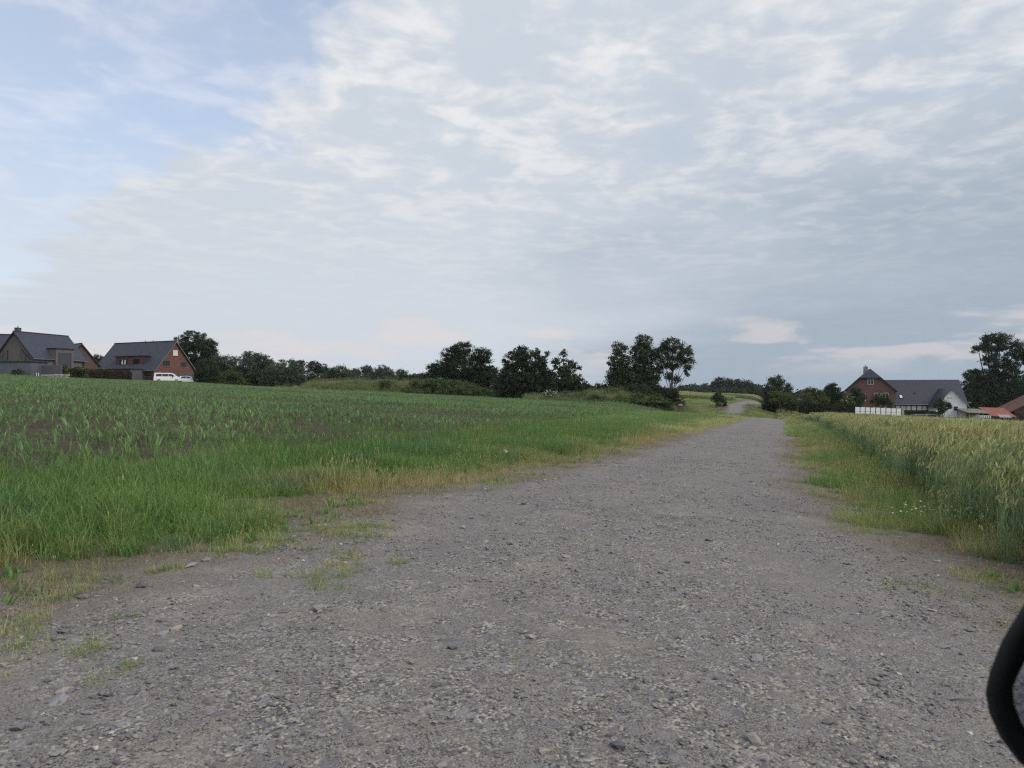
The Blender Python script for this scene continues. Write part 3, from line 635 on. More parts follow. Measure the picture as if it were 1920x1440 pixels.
# ------------------------------------------------------------------ trees, bushes, hedges
def leaf_cloud(C, size, r, flat=.0):
    """one diamond leaf (two triangles' worth) at each centre"""
    n = len(C); a = r.normal(0, 1, (n, 3)); a /= np.linalg.norm(a, axis=1)[:, None]
    b = r.normal(0, 1, (n, 3)); b -= a * (a * b).sum(1)[:, None]; b /= np.linalg.norm(b, axis=1)[:, None]
    s = (size * r.uniform(.6, 1.35, n))[:, None]; c = np.cross(a, b) * s * .18
    V = np.stack([C - a * s, C + b * s * .62 + c, C + a * s, C - b * s * .62 + c], 1).reshape(-1, 3)
    return V, np.arange(4 * n).reshape(n, 4)
def crown_points(lobes, dens, clump, r, per=34, shell=.55):
    """lobes: (x, y, z, rx, ry, rz) -> leaf centres gathered in clumps, thicker at the skin of each lobe"""
    out = []
    for (x, y, z, rx, ry_, rz_) in lobes:
        nc = max(4, int(3.4 * dens * (rx * rz_ + rx * ry_ + ry_ * rz_) / 3 / (clump * clump)))
        d = r.normal(0, 1, (nc, 3)); d /= np.linalg.norm(d, axis=1)[:, None]
        q = shell + (1.08 - shell) * r.random(nc) ** .7; c = np.array([x, y, z]) + d * q[:, None] * np.array([rx, ry_, rz_])
        cr = clump * r.uniform(.55, 1.25, nc)
        o = r.normal(0, .48, (nc, per, 3)) * cr[:, None, None]; o[:, :, 2] *= .75
        out.append((c[:, None] + o).reshape(-1, 3))
    return np.concatenate(out)
def tree(name, label, D, lobes, trunk_px, mat='leaf_dark', cat='tree', leaf=.125, dens=2.3, clump=.58, per=46, trunk_r=.28, seed=0, group=None, depth=.85, shell=.45, limbs=True, skirt=False, flowers=None, base_y=None):
    """lobes: outline lobes as (bearing px, height px, half width px, half height px) seen at distance D"""
    r = np.random.default_rng(seed + 1000); k = D / FOC
    bx = AX(trunk_px, D); bz = gzf(bx, D); root = empty(name, (bx, D, bz))
    L = []; gr = 1.03 if cat == 'shrub' else .95
    for (cx, cy_, rx, ry_) in lobes:
        L.append(((cx - 960) * k - bx, r.normal(0, .25) * rx * k, AZ(cy_, D) - bz, rx * k * gr, (rx + ry_) / 2 * k * depth, ry_ * k * gr))
    if cat == 'shrub' or skirt:
        x_a = min(l[0] - l[3] for l in L); x_b = max(l[0] + l[3] for l in L); hh = max(l[2] for l in L)
        for q in np.linspace(.12, .88, 4 if x_b - x_a > 3 else 2): L.append((x_a + (x_b - x_a) * q, 0, hh * .28, (x_b - x_a) * .2, (x_b - x_a) * .2, hh * .34))
    C = crown_points(L, dens, clump, r, per, shell); C = C[C[:, 2] > .05]
    V, F = leaf_cloud(C, leaf, r); tops = []
    link('crown', fast_mesh('crown', V, F), M[mat], root)
    if limbs:
        mb = MB(); top = max(L, key=lambda l: l[2]); h = top[2]; mid_ = Vector((sum(l[0] for l in L) / len(L) * .4, 0, h * .45))
        mb.tube([(0, 0, -.3), (r.normal(0, .1), 0, h * .2), mid_, Vector((top[0] * .8, top[1], top[2]))], [trunk_r * 1.25, trunk_r, trunk_r * .7, .05], 8)
        trunk = mb.build('trunk', M['bark'], root, True)
        for l in L:
            st = Vector((mid_.x * .7, 0, min(h * .35, max(.25 * l[2], .3)) + .1 * r.random())); en = Vector(l[:3])
            m_ = (st + en) / 2 + Vector((r.normal(0, .3), r.normal(0, .3), -.25))
            lm = MB(); lm.tube([st, m_, en, en + Vector((l[3] * .5 * r.normal(), r.normal() * l[4] * .4, l[5] * .6))], [trunk_r * .4, trunk_r * .25, trunk_r * .12, .015], 5)
            lm.build('limb', M['bark'], trunk, True)
    if flowers:
        nf, fs_, fm = flowers; c = C[r.integers(0, len(C), nf)] + np.array([0, -.25, .15]); V, F = leaf_cloud(c, fs_, r); tag(link('blossom', fast_mesh('blossom', V, F), M[fm], root), kind='stuff')
    tag(root, label, cat, group); return root

tree('broadleaf_tree', 'large dark tree rising behind the red brick house with white van', 168,
     [(362,637,24,17),(343,650,20,20),(388,652,20,20),(365,664,38,26),(398,668,12,16),(385,688,28,20),(350,690,25,20)], 366, 'leaf_dark', skirt=True, seed=1, trunk_r=.4, clump=.7, leaf=.15)
tree('broadleaf_tree', 'small round tree seen between the two left houses', 190, [(184,671,9,9),(180,680,9,9)], 183, 'leaf_mid', seed=2, dens=2.6)
T1 = [(868,654,20,13),(848,666,20,17),(902,668,20,18),(824,692,22,15),(870,690,48,26),(914,698,20,17),(862,712,50,17),(895,716,34,15)]
tree('broadleaf_tree', 'broad rounded dark tree standing alone behind the bramble bank', 134 + 4, T1, 872, 'leaf_dark', skirt=True, seed=3, dens=2.8, trunk_r=.42)
tree('broadleaf_tree', 'dense pointed dark tree left of the thin airy one', 126, [(978,661,14,13),(964,678,20,19),(996,678,22,20),(957,704,20,22),(1002,706,34,26),(975,726,38,15)], 978, 'leaf_dark', skirt=True, seed=4, dens=2.8)
tree('airy_tree', 'thin airy tree with spiky bare-tipped branches against the sky', 125, [(1056,666,6,11),(1042,678,10,9),(1070,682,12,8),(1058,694,24,12),(1084,690,8,4),(1055,712,32,17),(1078,715,16,10),(1045,729,38,12)], 1056, 'leaf_mid', skirt=True, seed=5, dens=1.5, clump=.4, per=20, leaf=.15, shell=.2, trunk_r=.2)
tree('slender_tree', 'slim shoot-like tree poking out between the dark and airy trees', 126.5, [(1008,660,5,10),(1026,664,4,10),(1018,682,12,16),(1022,704,14,16)], 1018, 'leaf_mid', seed=6, dens=1.3, clump=.35, per=18, leaf=.14, shell=.2, trunk_r=.14)
tree('broadleaf_tree', 'left tree of the tall clump, with ragged gaps', 125, [(1161,655,14,15),(1152,676,13,16),(1172,682,18,18),(1158,700,17,12),(1175,712,26,16)], 1172, 'leaf_mid', skirt=True, seed=7, dens=2.2, shell=.35)
tree('broadleaf_tree', 'tallest tree in the middle of the clump beside the track bend', 125.5, [(1207,642,17,14),(1199,664,19,18),(1216,668,18,18),(1206,694,22,24),(1214,718,20,18),(1193,722,18,14)], 1205, 'leaf_mid', skirt=True, seed=8, dens=2.7)
tree('broadleaf_tree', 'right tree of the clump on a bare slender trunk', 124, [(1262,648,19,15),(1242,666,18,20),(1284,662,15,17),(1290,682,11,12),(1264,680,20,14),(1240,690,10,10),(1252,704,9,8),(1268,711,8,7),(1288,700,5,6)], 1257, 'leaf_mid', seed=9, dens=2.5, trunk_r=.2)
bushes = [
 ('leafy_bush', 'dark bush below the bare slender trunk at the mound end', 123, [(1256,740,17,12),(1242,738,14,12),(1268,745,12,9)], 1256, 'leaf_dark'),
 ('leafy_bush', 'dark bush between the airy tree and the tall clump, nearer the clump', 126, [(1128,733,15,14),(1140,735,14,12)], 1130, 'leaf_mid'),
 ('leafy_bush', 'low dark bush right of the airy tree', 127, [(1103,734,12,11),(1093,730,12,12)], 1100, 'leaf_dark'),
 ('leafy_bush', 'dark bush under the tallest clump tree', 122, [(1205,734,20,12),(1185,733,16,12)], 1200, 'leaf_mid'),
 ('leafy_bush', 'low green shrub in front of the airy tree foot', 120, [(1085,742,18,7),(1065,741,12,6)], 1080, 'leaf_bramble'),
 ('flowering_shrub', 'small shrub with white blossom at the foot of the dark pointed tree', 119, [(1032,741,13,6)], 1032, 'leaf_bramble'),
 ('leafy_bush', 'light green shrub on top of the grassy mound', 121, [(1150,735,14,6)], 1150, 'leaf_bramble'),
 ('leafy_bush', 'dark bush hiding the second parked car', 140, [(388,696,20,21),(395,706,16,14),(380,708,14,12)], 390, 'leaf_dark'),
 ('leafy_bush', 'grey-green bush behind the bright yellowish shrub', 146, [(425,686,26,17),(412,678,14,12),(432,700,28,16)], 425, 'leaf_grey'),
 ('leafy_bush', 'tallest grey-green willow-like bush in the left row', 145, [(468,672,20,12),(488,678,22,14),(470,695,34,20),(505,690,18,16)], 474, 'leaf_grey'),
 ('leafy_bush', 'large round grey-green bush at the right end of the left row', 139, [(535,692,27,19),(548,703,22,18),(518,702,22,18),(532,712,34,12)], 535, 'leaf_grey'),
 ('yellowish_shrub', 'bright yellow-green flat-topped shrub before the grey-green bushes', 137, [(436,703,19,7),(440,710,16,6)], 437, 'leaf_light'),
 ('flowering_shrub', 'shrub dotted with white blossom at the start of the bank', 141, [(588,708,13,7),(598,712,9,6)], 590, 'leaf_mid'),
 ('leafy_bush', 'rounded bush behind the left end of the grass bank', 150, [(635,697,20,10),(628,706,24,12),(650,706,14,10)], 636, 'leaf_grey'),
 ('leafy_bush', 'bushy hedge clump right of the blue-grey far trees', 190, [(716,698,15,12),(730,704,14,12),(705,705,14,10)], 716, 'leaf_grey'),
 ('broadleaf_tree', 'small domed tree between the hedge clump and the broad dark tree', 200, [(752,699,11,7),(754,707,13,9)], 753, 'leaf_mid'),
 ('leafy_bush', 'low dark bushes just left of the broad dark tree', 180, [(775,709,12,7),(792,708,14,9),(808,715,16,8)], 790, 'leaf_mid'),
 ('broadleaf_tree', 'dark tree crown showing behind the round grey-green bush', 230, [(561,681,12,7),(556,690,14,10)], 560, 'leaf_dark'),
 ('broadleaf_tree', 'wide dark tree crown right behind the round grey-green bush', 225, [(588,686,16,9),(604,692,14,9),(592,698,24,11)], 592, 'leaf_dark'),
 ('leafy_bush', 'bramble thicket on top of the left bank, under the broad dark tree', 130.6, [(782,719,16,6),(805,718,18,7),(832,718,20,8),(858,721,20,8),(880,728,16,7),(845,728,30,7)], 830, 'leaf_bramble'),
 ('leafy_bush', 'small round bramble on the middle of the grass bank', 130.8, [(722,718,9,7)], 722, 'leaf_bramble'),
 ('leafy_bush', 'low bramble trailing down the bank towards the pointed tree', 129.5, [(905,737,16,6),(930,741,16,5)], 915, 'leaf_bramble'),
 ('leafy_bush', 'straggly green scrub along the front of the grassy mound', 117.5, [(1120,746,14,5),(1165,747,16,4),(1195,745,14,6),(1225,748,14,5)], 1170, 'leaf_bramble'),
 ('leafy_bush', 'low scrub on the right shoulder of the mound before the pillar', 118, [(1232,745,12,6),(1248,750,10,4)], 1240, 'leaf_mid'),
 ('young_tree', 'thin young tree at the grassy bend of the track', 128, [(1346,742,9,7),(1340,748,6,5),(1352,750,8,5)], 1344, 'leaf_mid'),
 ('leafy_bush', 'small dark bush beside the thin young tree', 130, [(1352,752,9,4)], 1352, 'leaf_dark'),
]
for i, (nm, lb, D, lo, tp, mt) in enumerate(bushes):
    small = D < 160 and max(l[2] for l in lo) < 16
    fl = (260, .09, 'petal_white') if 'blossom' in lb else None
    tree(nm, lb, D, lo, tp, mt, 'tree' if nm.endswith('tree') else 'shrub', leaf=.11 if small else .12, dens=2.5, clump=.42 if small else .5, per=32, trunk_r=.09, seed=40 + i, shell=.4, flowers=fl)
# right half
tree('rounded_tree', 'dense domed green tree at the left end of the clipped hedge', 132, [(1457,715,14,12),(1447,729,15,14),(1468,730,16,14),(1457,743,25,14),(1475,746,15,12),(1452,755,18,9)], 1452, 'leaf_mid', skirt=True, seed=80, dens=2.9)
tree('fruit_tree', 'lighter low spreading tree before the domed tree by the hedge', 127, [(1455,738,14,6),(1470,743,16,8),(1485,750,12,6),(1460,750,14,6)], 1463, 'leaf_light', seed=81, dens=1.6, clump=.45, per=22, trunk_r=.1)
tree('fruit_tree', 'light green spreading tree behind the long clipped hedge', 145, [(1520,732,9,6),(1530,738,15,8),(1512,744,14,8),(1540,747,14,9),(1525,751,24,8)], 1526, 'leaf_light', seed=82, dens=2.0)
tree('broadleaf_tree', 'dark round tree left of the farmhouse gable, behind the hedge', 155, [(1561,724,9,8),(1553,735,10,10),(1567,735,11,10),(1560,748,14,9)], 1560, 'leaf_dark', seed=83, dens=2.7)
tree('fruit_tree', 'green tree against the left corner of the farmhouse gable', 142, [(1604,734,12,9),(1611,748,13,13),(1600,752,14,12)], 1606, 'leaf_mid', seed=84, dens=2.4)
tree('flowering_shrub', 'pale flowering shrub in the hedge corner by the white panel fence', 139, [(1592,752,10,8),(1584,757,8,6)], 1590, 'leaf_light', 'shrub', seed=85, dens=2.2, clump=.42, flowers=(160, .09, 'petal_white'), trunk_r=.08)
tree('broadleaf_tree', 'bushy tree before the middle windows of the farmhouse gable', 142.5, [(1655,748,13,10),(1644,752,11,9),(1664,757,9,8)], 1654, 'leaf_mid', seed=86, dens=2.3)
tree('fruit_tree', 'small crooked tree before the white gabled annex', 138, [(1770,753,10,6),(1760,760,11,7),(1776,762,8,6),(1766,769,9,5)], 1766, 'leaf_mid', seed=87, dens=1.9, clump=.45, trunk_r=.16)
tree('broadleaf_tree', 'huge ragged tree towering over the farmyard at the right edge', 168,
     [(1880,633,22,9),(1850,636,10,9),(1831,656,12,7),(1845,652,10,8),(1868,650,24,14),(1905,655,20,17),(1925,668,18,16),(1861,676,18,14),(1893,678,18,16),(1880,697,26,14),(1823,703,13,11),(1846,706,22,14),(1886,714,24,15),(1822,732,12,18),(1850,732,26,22),(1884,736,22,20)], 1862, 'leaf_dark', skirt=True, seed=88, dens=2.4, trunk_r=.6, clump=.7, leaf=.15, shell=.4)
tree('conifer_tree', 'dark tree behind the brown barn roof at the right edge', 185, [(1912,735,10,14),(1925,730,12,18),(1915,748,16,12)], 1916, 'leaf_mid', seed=89, dens=2.3)
# distant trees fading into the air
far = [('far row of trees beyond the pale field, leftmost and tallest crown', 430, [(1348,717,11,9),(1342,724,11,9)], 1347), ('far row of trees beyond the pale field, second crown', 432, [(1366,719,11,9)], 1366),
 ('far row of trees beyond the pale field, third crown', 428, [(1384,720,11,9)], 1384), ('far row of trees beyond the pale field, right end crown', 430, [(1402,722,12,9),(1410,727,8,7)], 1403),
 ('blue-grey far tree with round top beyond the grass bank', 440, [(688,692,11,7),(690,701,14,9)], 688), ('blue-grey low far tree left of the round-topped one', 450, [(664,699,14,7),(655,703,14,8)], 662),
 ('small pointed far conifer left of the far tree row', 430, [(1277,727,4,6),(1277,733,7,5)], 1277)]
for i, (lb, D, lo, tp) in enumerate(far):
    tree('far_tree', lb, D, lo, tp, 'leaf_dark', 'tree', leaf=.42, dens=2.6, clump=1.3, per=26, trunk_r=.4, seed=120 + i, group='far trees on the horizon')
# far woods that read as one mass
r = np.random.default_rng(77); L = []
for px in np.arange(-500, 2500, 5.0):
    D = 560 + 120 * math.sin(px * .011) + r.normal(0, 15); k = D / FOC; x = AX(px, D); top = 726 + 4 * math.sin(px * .021 + 1) + 3 * math.sin(px * .057) + r.normal(0, 1.3)
    if px > 1420: top += 6
    zt = AZ(top, D); g0 = gzf(x, D); hh = max(3., zt - g0); L.append((x, D, g0 + hh * .5, 5 * k * 1.5, 7, hh * .5))
C = crown_points(L, 2.0, 1.9, r, 16, .5); V, F = leaf_cloud(C, .75, r)
tag(link('far_wood', fast_mesh('far_wood', V, F), M['leaf_dark']), 'dark strip of woods along the whole horizon', 'woods', kind='stuff')
for px0, px1, D, top, nm_seed in ((1276, 1440, 330, 731, 1), (520, 840, 330, 705, 2), (830, 1300, 330, 730, 3)):
    r = np.random.default_rng(nm_seed + 50); L = []
    for px in np.arange(px0, px1, 4.0):
        D_ = D + r.normal(0, 8); k = D_ / FOC; x = AX(px, D_); g0 = gzf(x, D_); hh = max(1.5, AZ(top + r.normal(0, 1.2), D_) - g0); L.append((x, D_, g0 + hh * .5, 4 * k, 4, hh * .52))
    C = crown_points(L, 2.2, 1.1, r, 18, .4); V, F = leaf_cloud(C, .42, r)
    tag(link('far_hedgerow', fast_mesh('far_hedgerow', V, F), M['leaf_dark']), 'unbroken far hedgerow behind the pale wheat field' if px0 > 1000 else ('unbroken far hedgerow behind the left grass bank' if px0 < 600 else 'unbroken far hedgerow behind the middle trees'), 'hedgerow', kind='stuff')

def hedge(name, label, x0, y0, x1, y1, h0, h1, w, mat, seed, leaf=.10):
    """clipped hedge from (x0,y0) to (x1,y1): leaves over the skin of a long box"""
    r = np.random.default_rng(seed); Ln = math.hypot(x1 - x0, y1 - y0); n = int(Ln * (max(h0, h1) * 2 + w) * 190)
    u = r.random(n); f = r.random(n); hh = h0 + (h1 - h0) * u; lat = np.empty(n); z = np.empty(n)
    front = f < .62; lat[front] = -w / 2 + r.normal(0, .06, front.sum()); z[front] = r.random(front.sum()) * hh[front]
    top = (f >= .62) & (f < .84); lat[top] = (r.random(top.sum()) - .5) * w; z[top] = hh[top] + r.normal(0, .06, top.sum())
    bk = f >= .84; lat[bk] = w / 2 + r.normal(0, .06, bk.sum()); z[bk] = r.random(bk.sum()) * hh[bk]
    dx, dy = (x1 - x0) / Ln, (y1 - y0) / Ln; X = x0 + dx * Ln * u - dy * lat; Y = y0 + dy * Ln * u + dx * lat
    root = empty(name, ((x0 + x1) / 2, (y0 + y1) / 2, gzf((x0 + x1) / 2, (y0 + y1) / 2))); G = gz(X, Y)
    V, F = leaf_cloud(np.stack([X, Y, G + z + .12 * vn(X, Y, 1.) ], 1) - np.array(root.location), leaf, r)
    link('foliage', fast_mesh('foliage', V, F), M[mat], root)
    mb = MB(); ns = max(2, int(Ln / 1.0))
    for i in range(ns + 1):
        t_ = i / ns; x = x0 + (x1 - x0) * t_; y = y0 + (y1 - y0) * t_; z_ = gzf(x, y); hq = (h0 + (h1 - h0) * t_) * .9
        p = Vector((x, y, z_)) - root.location; mb.tube([p + Vector((0,0,-.1)), p + Vector((.1*r.normal(), 0, hq*.5)), p + Vector((.1*r.normal(), 0, hq))], [.06,.05,.02], 5)
        if i < ns:   # dense woody inside
            q = Vector((x0 + (x1-x0)*(i+1)/ns, y0 + (y1-y0)*(i+1)/ns, 0)); q.z = gzf(q.x, q.y); q = q - root.location
            mb.obox(p + Vector((-dy*-.12*w, dx*-.12*w, 0)), q - p, Vector((-dy*.24*w, dx*.24*w, 0)), (0, 0, hq * .86))
    mb.build('stems', M['bark'], root); tag(root, label, 'hedge'); return root
hedge('clipped_hedge', 'long dark clipped hedge between the domed tree and white panel fence', AX(1436,133), 133, AX(1602,139), 139, 2.75, 2.6, 1.3, 'leaf_hedge', 1)
hedge('clipped_hedge', 'dark clipped hedge with reddish top before the red brick house', AX(133,127), 127, AX(245,141), 140.5, 1.75, 1.75, 1.2, 'leaf_redhedge', 2)
hedge('clipped_hedge', 'short dark hedge in front of the taupe house bay', AX(58,121.5), 121.5, AX(133,127.5), 127.5, 1.9, 1.7, 1.0, 'leaf_hedge', 3)
hedge('clipped_hedge', 'dark hedge piece between the white panel fence and green trailer', AX(1698,141), 141, AX(1760,143), 143, 2.1, 2.1, 1.0, 'leaf_hedge', 4)
tree('leafy_bush', 'rounded light green bush in front of the taupe house bay', 124, [(120,690,8,6)], 120, 'leaf_light', 'shrub', seed=140, leaf=.12, dens=2.6, clump=.35, per=24, trunk_r=.06)
tree('leafy_bush', 'rounded green bush in front of the brown brick gable', 128, [(155,692,8,5)], 155, 'leaf_bramble', 'shrub', seed=141, leaf=.12, dens=2.6, clump=.35, per=24, trunk_r=.06)
tree('leafy_bush', 'dull green weed bush against the grey garage wall', 117.2, [(30,697,7,6)], 30, 'leaf_mid', 'shrub', seed=142, leaf=.1, dens=2.2, clump=.3, per=20, trunk_r=.04)

# ------------------------------------------------------------------ buildings
def win(house, o, u, w, h, n, frame='frame_dark', pane='dark_glass', mull=1, cross=False, name='window', fw=.07, sill=True, poly=None):
    """window: frame bars standing proud of the wall with a pane set back in it. o = lower left corner, u = along the wall, n = outward"""
    o, u, n = Vector(o), Vector(u).normalized(), Vector(n).normalized(); z = Vector((0,0,1)); t_ = .07
    mb = MB(); oo = o + n * .004
    mb.obox(oo, u*fw, z*h, n*t_); mb.obox(oo + u*(w-fw), u*fw, z*h, n*t_)
    mb.obox(oo + u*fw, u*(w-2*fw), z*fw, n*t_); mb.obox(oo + u*fw + z*(h-fw), u*(w-2*fw), z*fw, n*t_)
    for k in range(mull): mb.obox(oo + u*(w*(k+1)/(mull+1) - fw*.4) + z*fw, u*fw*.8, z*(h-2*fw), n*(t_*.8))
    if cross: mb.obox(oo + u*fw + z*h*.6, u*(w-2*fw), z*fw*.6, n*(t_*.7))
    f = mb.build(name, M[frame], house)
    MB().obox(oo + u*fw*.7 + z*fw*.7, u*(w-1.4*fw), z*(h-1.4*fw), n*.03).build('pane', M[pane], f)
    if sill: MB().obox(oo - u*.05 - z*.06, u*(w+.1), z*.055, n*.13).build('sill', M['concrete'], f)
    return f
def gabled(name, loc, rz, Lx, W, eave, ridge, wall, roof, over=.35, base=-1.5, th=.16, ends=True):
    """house along local X (0..Lx), depth local Y (0..W)"""
    h = empty(name, loc, rz); m_ = W / 2; s = (ridge - eave) / m_
    MB().prism([(0,0,base),(0,W,base),(0,W,eave),(0,m_,ridge),(0,0,eave)], (Lx,0,0)).build('wall', M[wall], h)
    for sd in (0, 1):
        y_e, y_r = (-over, m_) if sd == 0 else (W + over, m_); ze = eave - over*s
        poly = [(-over,y_e,ze+.02),(-over,y_r,ridge+.02),(-over,y_r,ridge+.02+th),(-over,y_e,ze+.02+th)]
        rf = MB().prism(poly, (Lx+2*over,0,0)).build('roof', M[roof], h)
        if sd == 0:
            gut = MB(); gut.tube([(-over,y_e-.06,ze+.02),(Lx+over,y_e-.06,ze+.02)], [.07,.07], 6); gut.build('gutter', M['zinc'], rf)
    MB().obox((-over-.02, m_-.14, ridge+th*.9), (Lx+2*over+.04,0,0), (0,.28,0), (0,0,.1)).build('ridge_cap', M[roof], h)
    for xe in (-over-.03, Lx+over-.01):              # barge boards
        for sd in (0, 1):
            y_e = -over if sd == 0 else W + over; ze = eave - over*s
            MB().prism([(xe,y_e,ze-.12),(xe,m_,ridge-.12),(xe,m_,ridge+.03),(xe,y_e,ze+.03)], (.04,0,0)).build('barge_board', M['zinc' if wall == 'brick_red' else 'timber_dark'], h)
    return h
# --- taupe house with bay (far left)
rd_ = math.atan2(.974, .2275); hz = gzf(-87.5, 125)
ap = Vector((-87.5, 125)); yv = Vector((-.974, .2275)); org = ap - yv * 4.0      # right-hand corner of the near gable
A = gabled('taupe_brick_house', (org.x, org.y, hz), rd_, 11.0, 8.0, 3.3, 7.75, 'brick_taupe', 'tile_blue', over=.3)
tag(A, 'taupe brick house with dark blue tiled roof, chimney and tall grey bay', 'house')
ch = MB().box(1.0, 1.75, 4.5, 5.2, 6.6, 8.55).box(.95, 1.8, 4.45, 5.25, 8.55, 8.65).build('chimney', M['panel_grey'], A)
MB().tube([(1.37,4.85,8.65),(1.37,4.85,8.95)], [.16,.1], 8).build('chimney_pot', M['zinc'], ch)
bay = MB().box(4.1, 7.9, -.55, 3.0, -1.5, 5.0).build('bay', M['brick_taupe'], A)
MB().box(3.95, 8.05, -.72, 3.2, 5.003, 5.16).build('bay_roof', M['timber_dark'], bay)
win(A, (4.6, -.55, 1.6), (1,0,0), 2.8, 2.75, (0,-1,0), 'window_grey', 'window_grey', 0, name='bay_window', fw=.12)
win(A, (1.0, 0, 1.0), (1,0,0), .5, 1.6, (0,-1,0)); win(A, (8.6, 0, .3), (1,0,0), 1.8, 1.6, (0,-1,0)); win(A, (10.4, 0, 0.9), (1,0,0), .4, 2.0, (0,-1,0), sill=False, mull=0)
for sgn, y0 in ((1, .55), (-1, 7.45)):     # sloping gable windows, lower edge at the flat garage roof
    f = MB().prism([(-.06,y0,2.5),(-.06,y0+sgn*2.05,2.5),(-.06,y0+sgn*2.05,4.75),(-.06,y0,3.0)], (.05,0,0)).build('gable_window', M['frame_dark'], A)
    MB().prism([(-.09,y0+sgn*.12,2.62),(-.09,y0+sgn*.95,2.62),(-.09,y0+sgn*.95,3.55),(-.09,y0+sgn*.12,2.9)], (.04,0,0)).build('pane', M['dark_glass'], f)
    MB().prism([(-.09,y0+sgn*1.1,2.62),(-.09,y0+sgn*1.93,2.62),(-.09,y0+sgn*1.93,4.5),(-.09,y0+sgn*1.1,3.72)], (.04,0,0)).build('pane', M['dark_glass'], f)
# flat garage
G_ = empty('flat_garage', (-86, 118, gzf(-86, 118))); tag(G_, 'flat-roofed blue-grey garage at the far left edge with a planted roof', 'garage')
MB().box(-9, 6.1, 0, 4.2, -1.2, 2.25).build('wall', M['panel_bluegrey'], G_); MB().box(-9.1, 6.25, -.12, 4.3, 2.253, 2.42).build('roof_edge', M['timber_dark'], G_)
MB().box(6.103, 9.4, 2.6, 3.0, -1.2, 1.8).build('side_wall', M['panel_grey'], G_)
r = np.random.default_rng(3); C = np.stack([r.uniform(-8.8, 6, 1500), r.uniform(.1, 4.1, 1500), 2.45 + np.abs(r.normal(0, .08, 1500))], 1); V, F = leaf_cloud(C, .07, r)
tag(link('roof_planting', fast_mesh('roof_planting', V, F), M['leaf_light'], G_), kind='stuff')
B0 = gabled('dark_roofed_house', (-103, 132, gzf(-103, 132)), R(20), 12, 8, 3.2, 7.5, 'brick_taupe', 'tile_blue'); tag(B0, 'dark tiled roof of another house at the very left edge', 'house')
# --- brown brick house behind
hw = 3.2; ap = Vector((-86.1, 142)); gd = Vector((.66, .751)); ldir = Vector((.751, -.66))   # local X points out of the visible gable
org = ap - gd * hw - ldir * 9
Bn = gabled('brown_brick_house', (org.x, org.y, gzf(-86, 142)), math.atan2(ldir.y, ldir.x), 9, 2*hw, 2.75, 6.85, 'brick_brown', 'tile_slate'); tag(Bn, 'brown brick gabled house half hidden behind the taupe house', 'house')
win(Bn, (9, 2.9, 1.5), (0,1,0), 1.0, 1.7, (1,0,0)); win(Bn, (9, 5.0, .4), (0,1,0), .9, 1.2, (1,0,0))
# --- red brick house with dormer
H = gabled('red_brick_house', (-89.56, 152.8, 3.45), math.atan2(-.4226, .906), 18.5, 9.5, 2.75, 8.5, 'brick_red', 'tile_slate', over=.45); tag(H, 'red brick house with steep slate-grey roof, wide brick dormer and white shutter', 'house')
dm = MB().box(5.6, 14.3, .62, 3.2, 3.2, 5.35).build('dormer', M['brick_red'], H)
MB().box(5.35, 14.55, .42, 3.4, 5.353, 5.5).build('dormer_roof', M['timber_dark'], dm)
MB().box(14.302, 14.33, .64, 3.0, 3.4, 5.34).build('dormer_cheek', M['timber_dark'], dm)
w_ = win(H, (6.9, .62, 3.65), (1,0,0), 2.3, 1.15, (0,-1,0), mull=1)
for x in (7.45, 8.3): MB().prism([(x,.54,3.75),(x+.62,.54,3.75),(x+.5,.54,4.68),(x+.17,.54,4.68)], (0,-.03,0)).build('curtain', M['curtain'], w_)
win(H, (11.1, .62, 3.65), (1,0,0), 1.9, 1.15, (0,-1,0), mull=1)
win(H, (18.5, 4.2, 5.55), (0,1,0), 1.15, 1.15, (1,0,0), 'shutter_white', 'shutter_white', 0, name='shuttered_window')
win(H, (18.5, 1.85, 3.2), (0,1,0), 1.55, 1.15, (1,0,0)); win(H, (18.5, 6.15, 3.2), (0,1,0), 1.4, 1.0, (1,0,0))
win(H, (15.6, 0, 1.1), (1,0,0), 1.5, .95, (0,-1,0), mull=2); win(H, (18.5, 3.4, .9), (0,1,0), .8, 1.1, (1,0,0), mull=0); win(H, (18.5, 1.6, 1.3), (0,1,0), .7, .7, (1,0,0), mull=0)
for y in (5.5, 7.55):
    d_ = MB().box(18.503, 18.56, y, y+1.85, -.2, 2.0).build('garage_door', M['panel_grey'], H)
    for k in range(4): MB().box(18.561, 18.585, y+.05, y+1.8, -.15+k*.53, .32+k*.53).build('door_panel', M['panel_grey'], d_)
an = MB().box(11.3, 15.35, -3.2, -.003, -1.5, 2.45).build('annex', M['panel_grey'], H)
MB().box(8.0, 15.5, -3.4, -.004, 2.453, 2.66).build('annex_roof', M['timber_dark'], an)
MB().box(8.1, 8.25, -3.2, -3.05, -1.5, 2.45).build('annex_post', M['timber_dark'], an)
win(H, (9.3, 0, .6), (1,0,0), 1.1, 1.3, (0,-1,0)); win(H, (2, 0, .6), (1,0,0), 2.2, 1.3, (0,-1,0))
MB().tube([(18.42,-.12,2.2),(18.3,-.1,1.8),(18.3,-.1,-1.0)], [.055,.055,.055], 7).build('downpipe', M['frame_white'], H)
for x in (9.6, 12.0): MB().tube([(x,4.6,8.5),(x,4.6,9.0)], [.06,.06], 6).build('vent_pipe', M['timber_dark'], H)
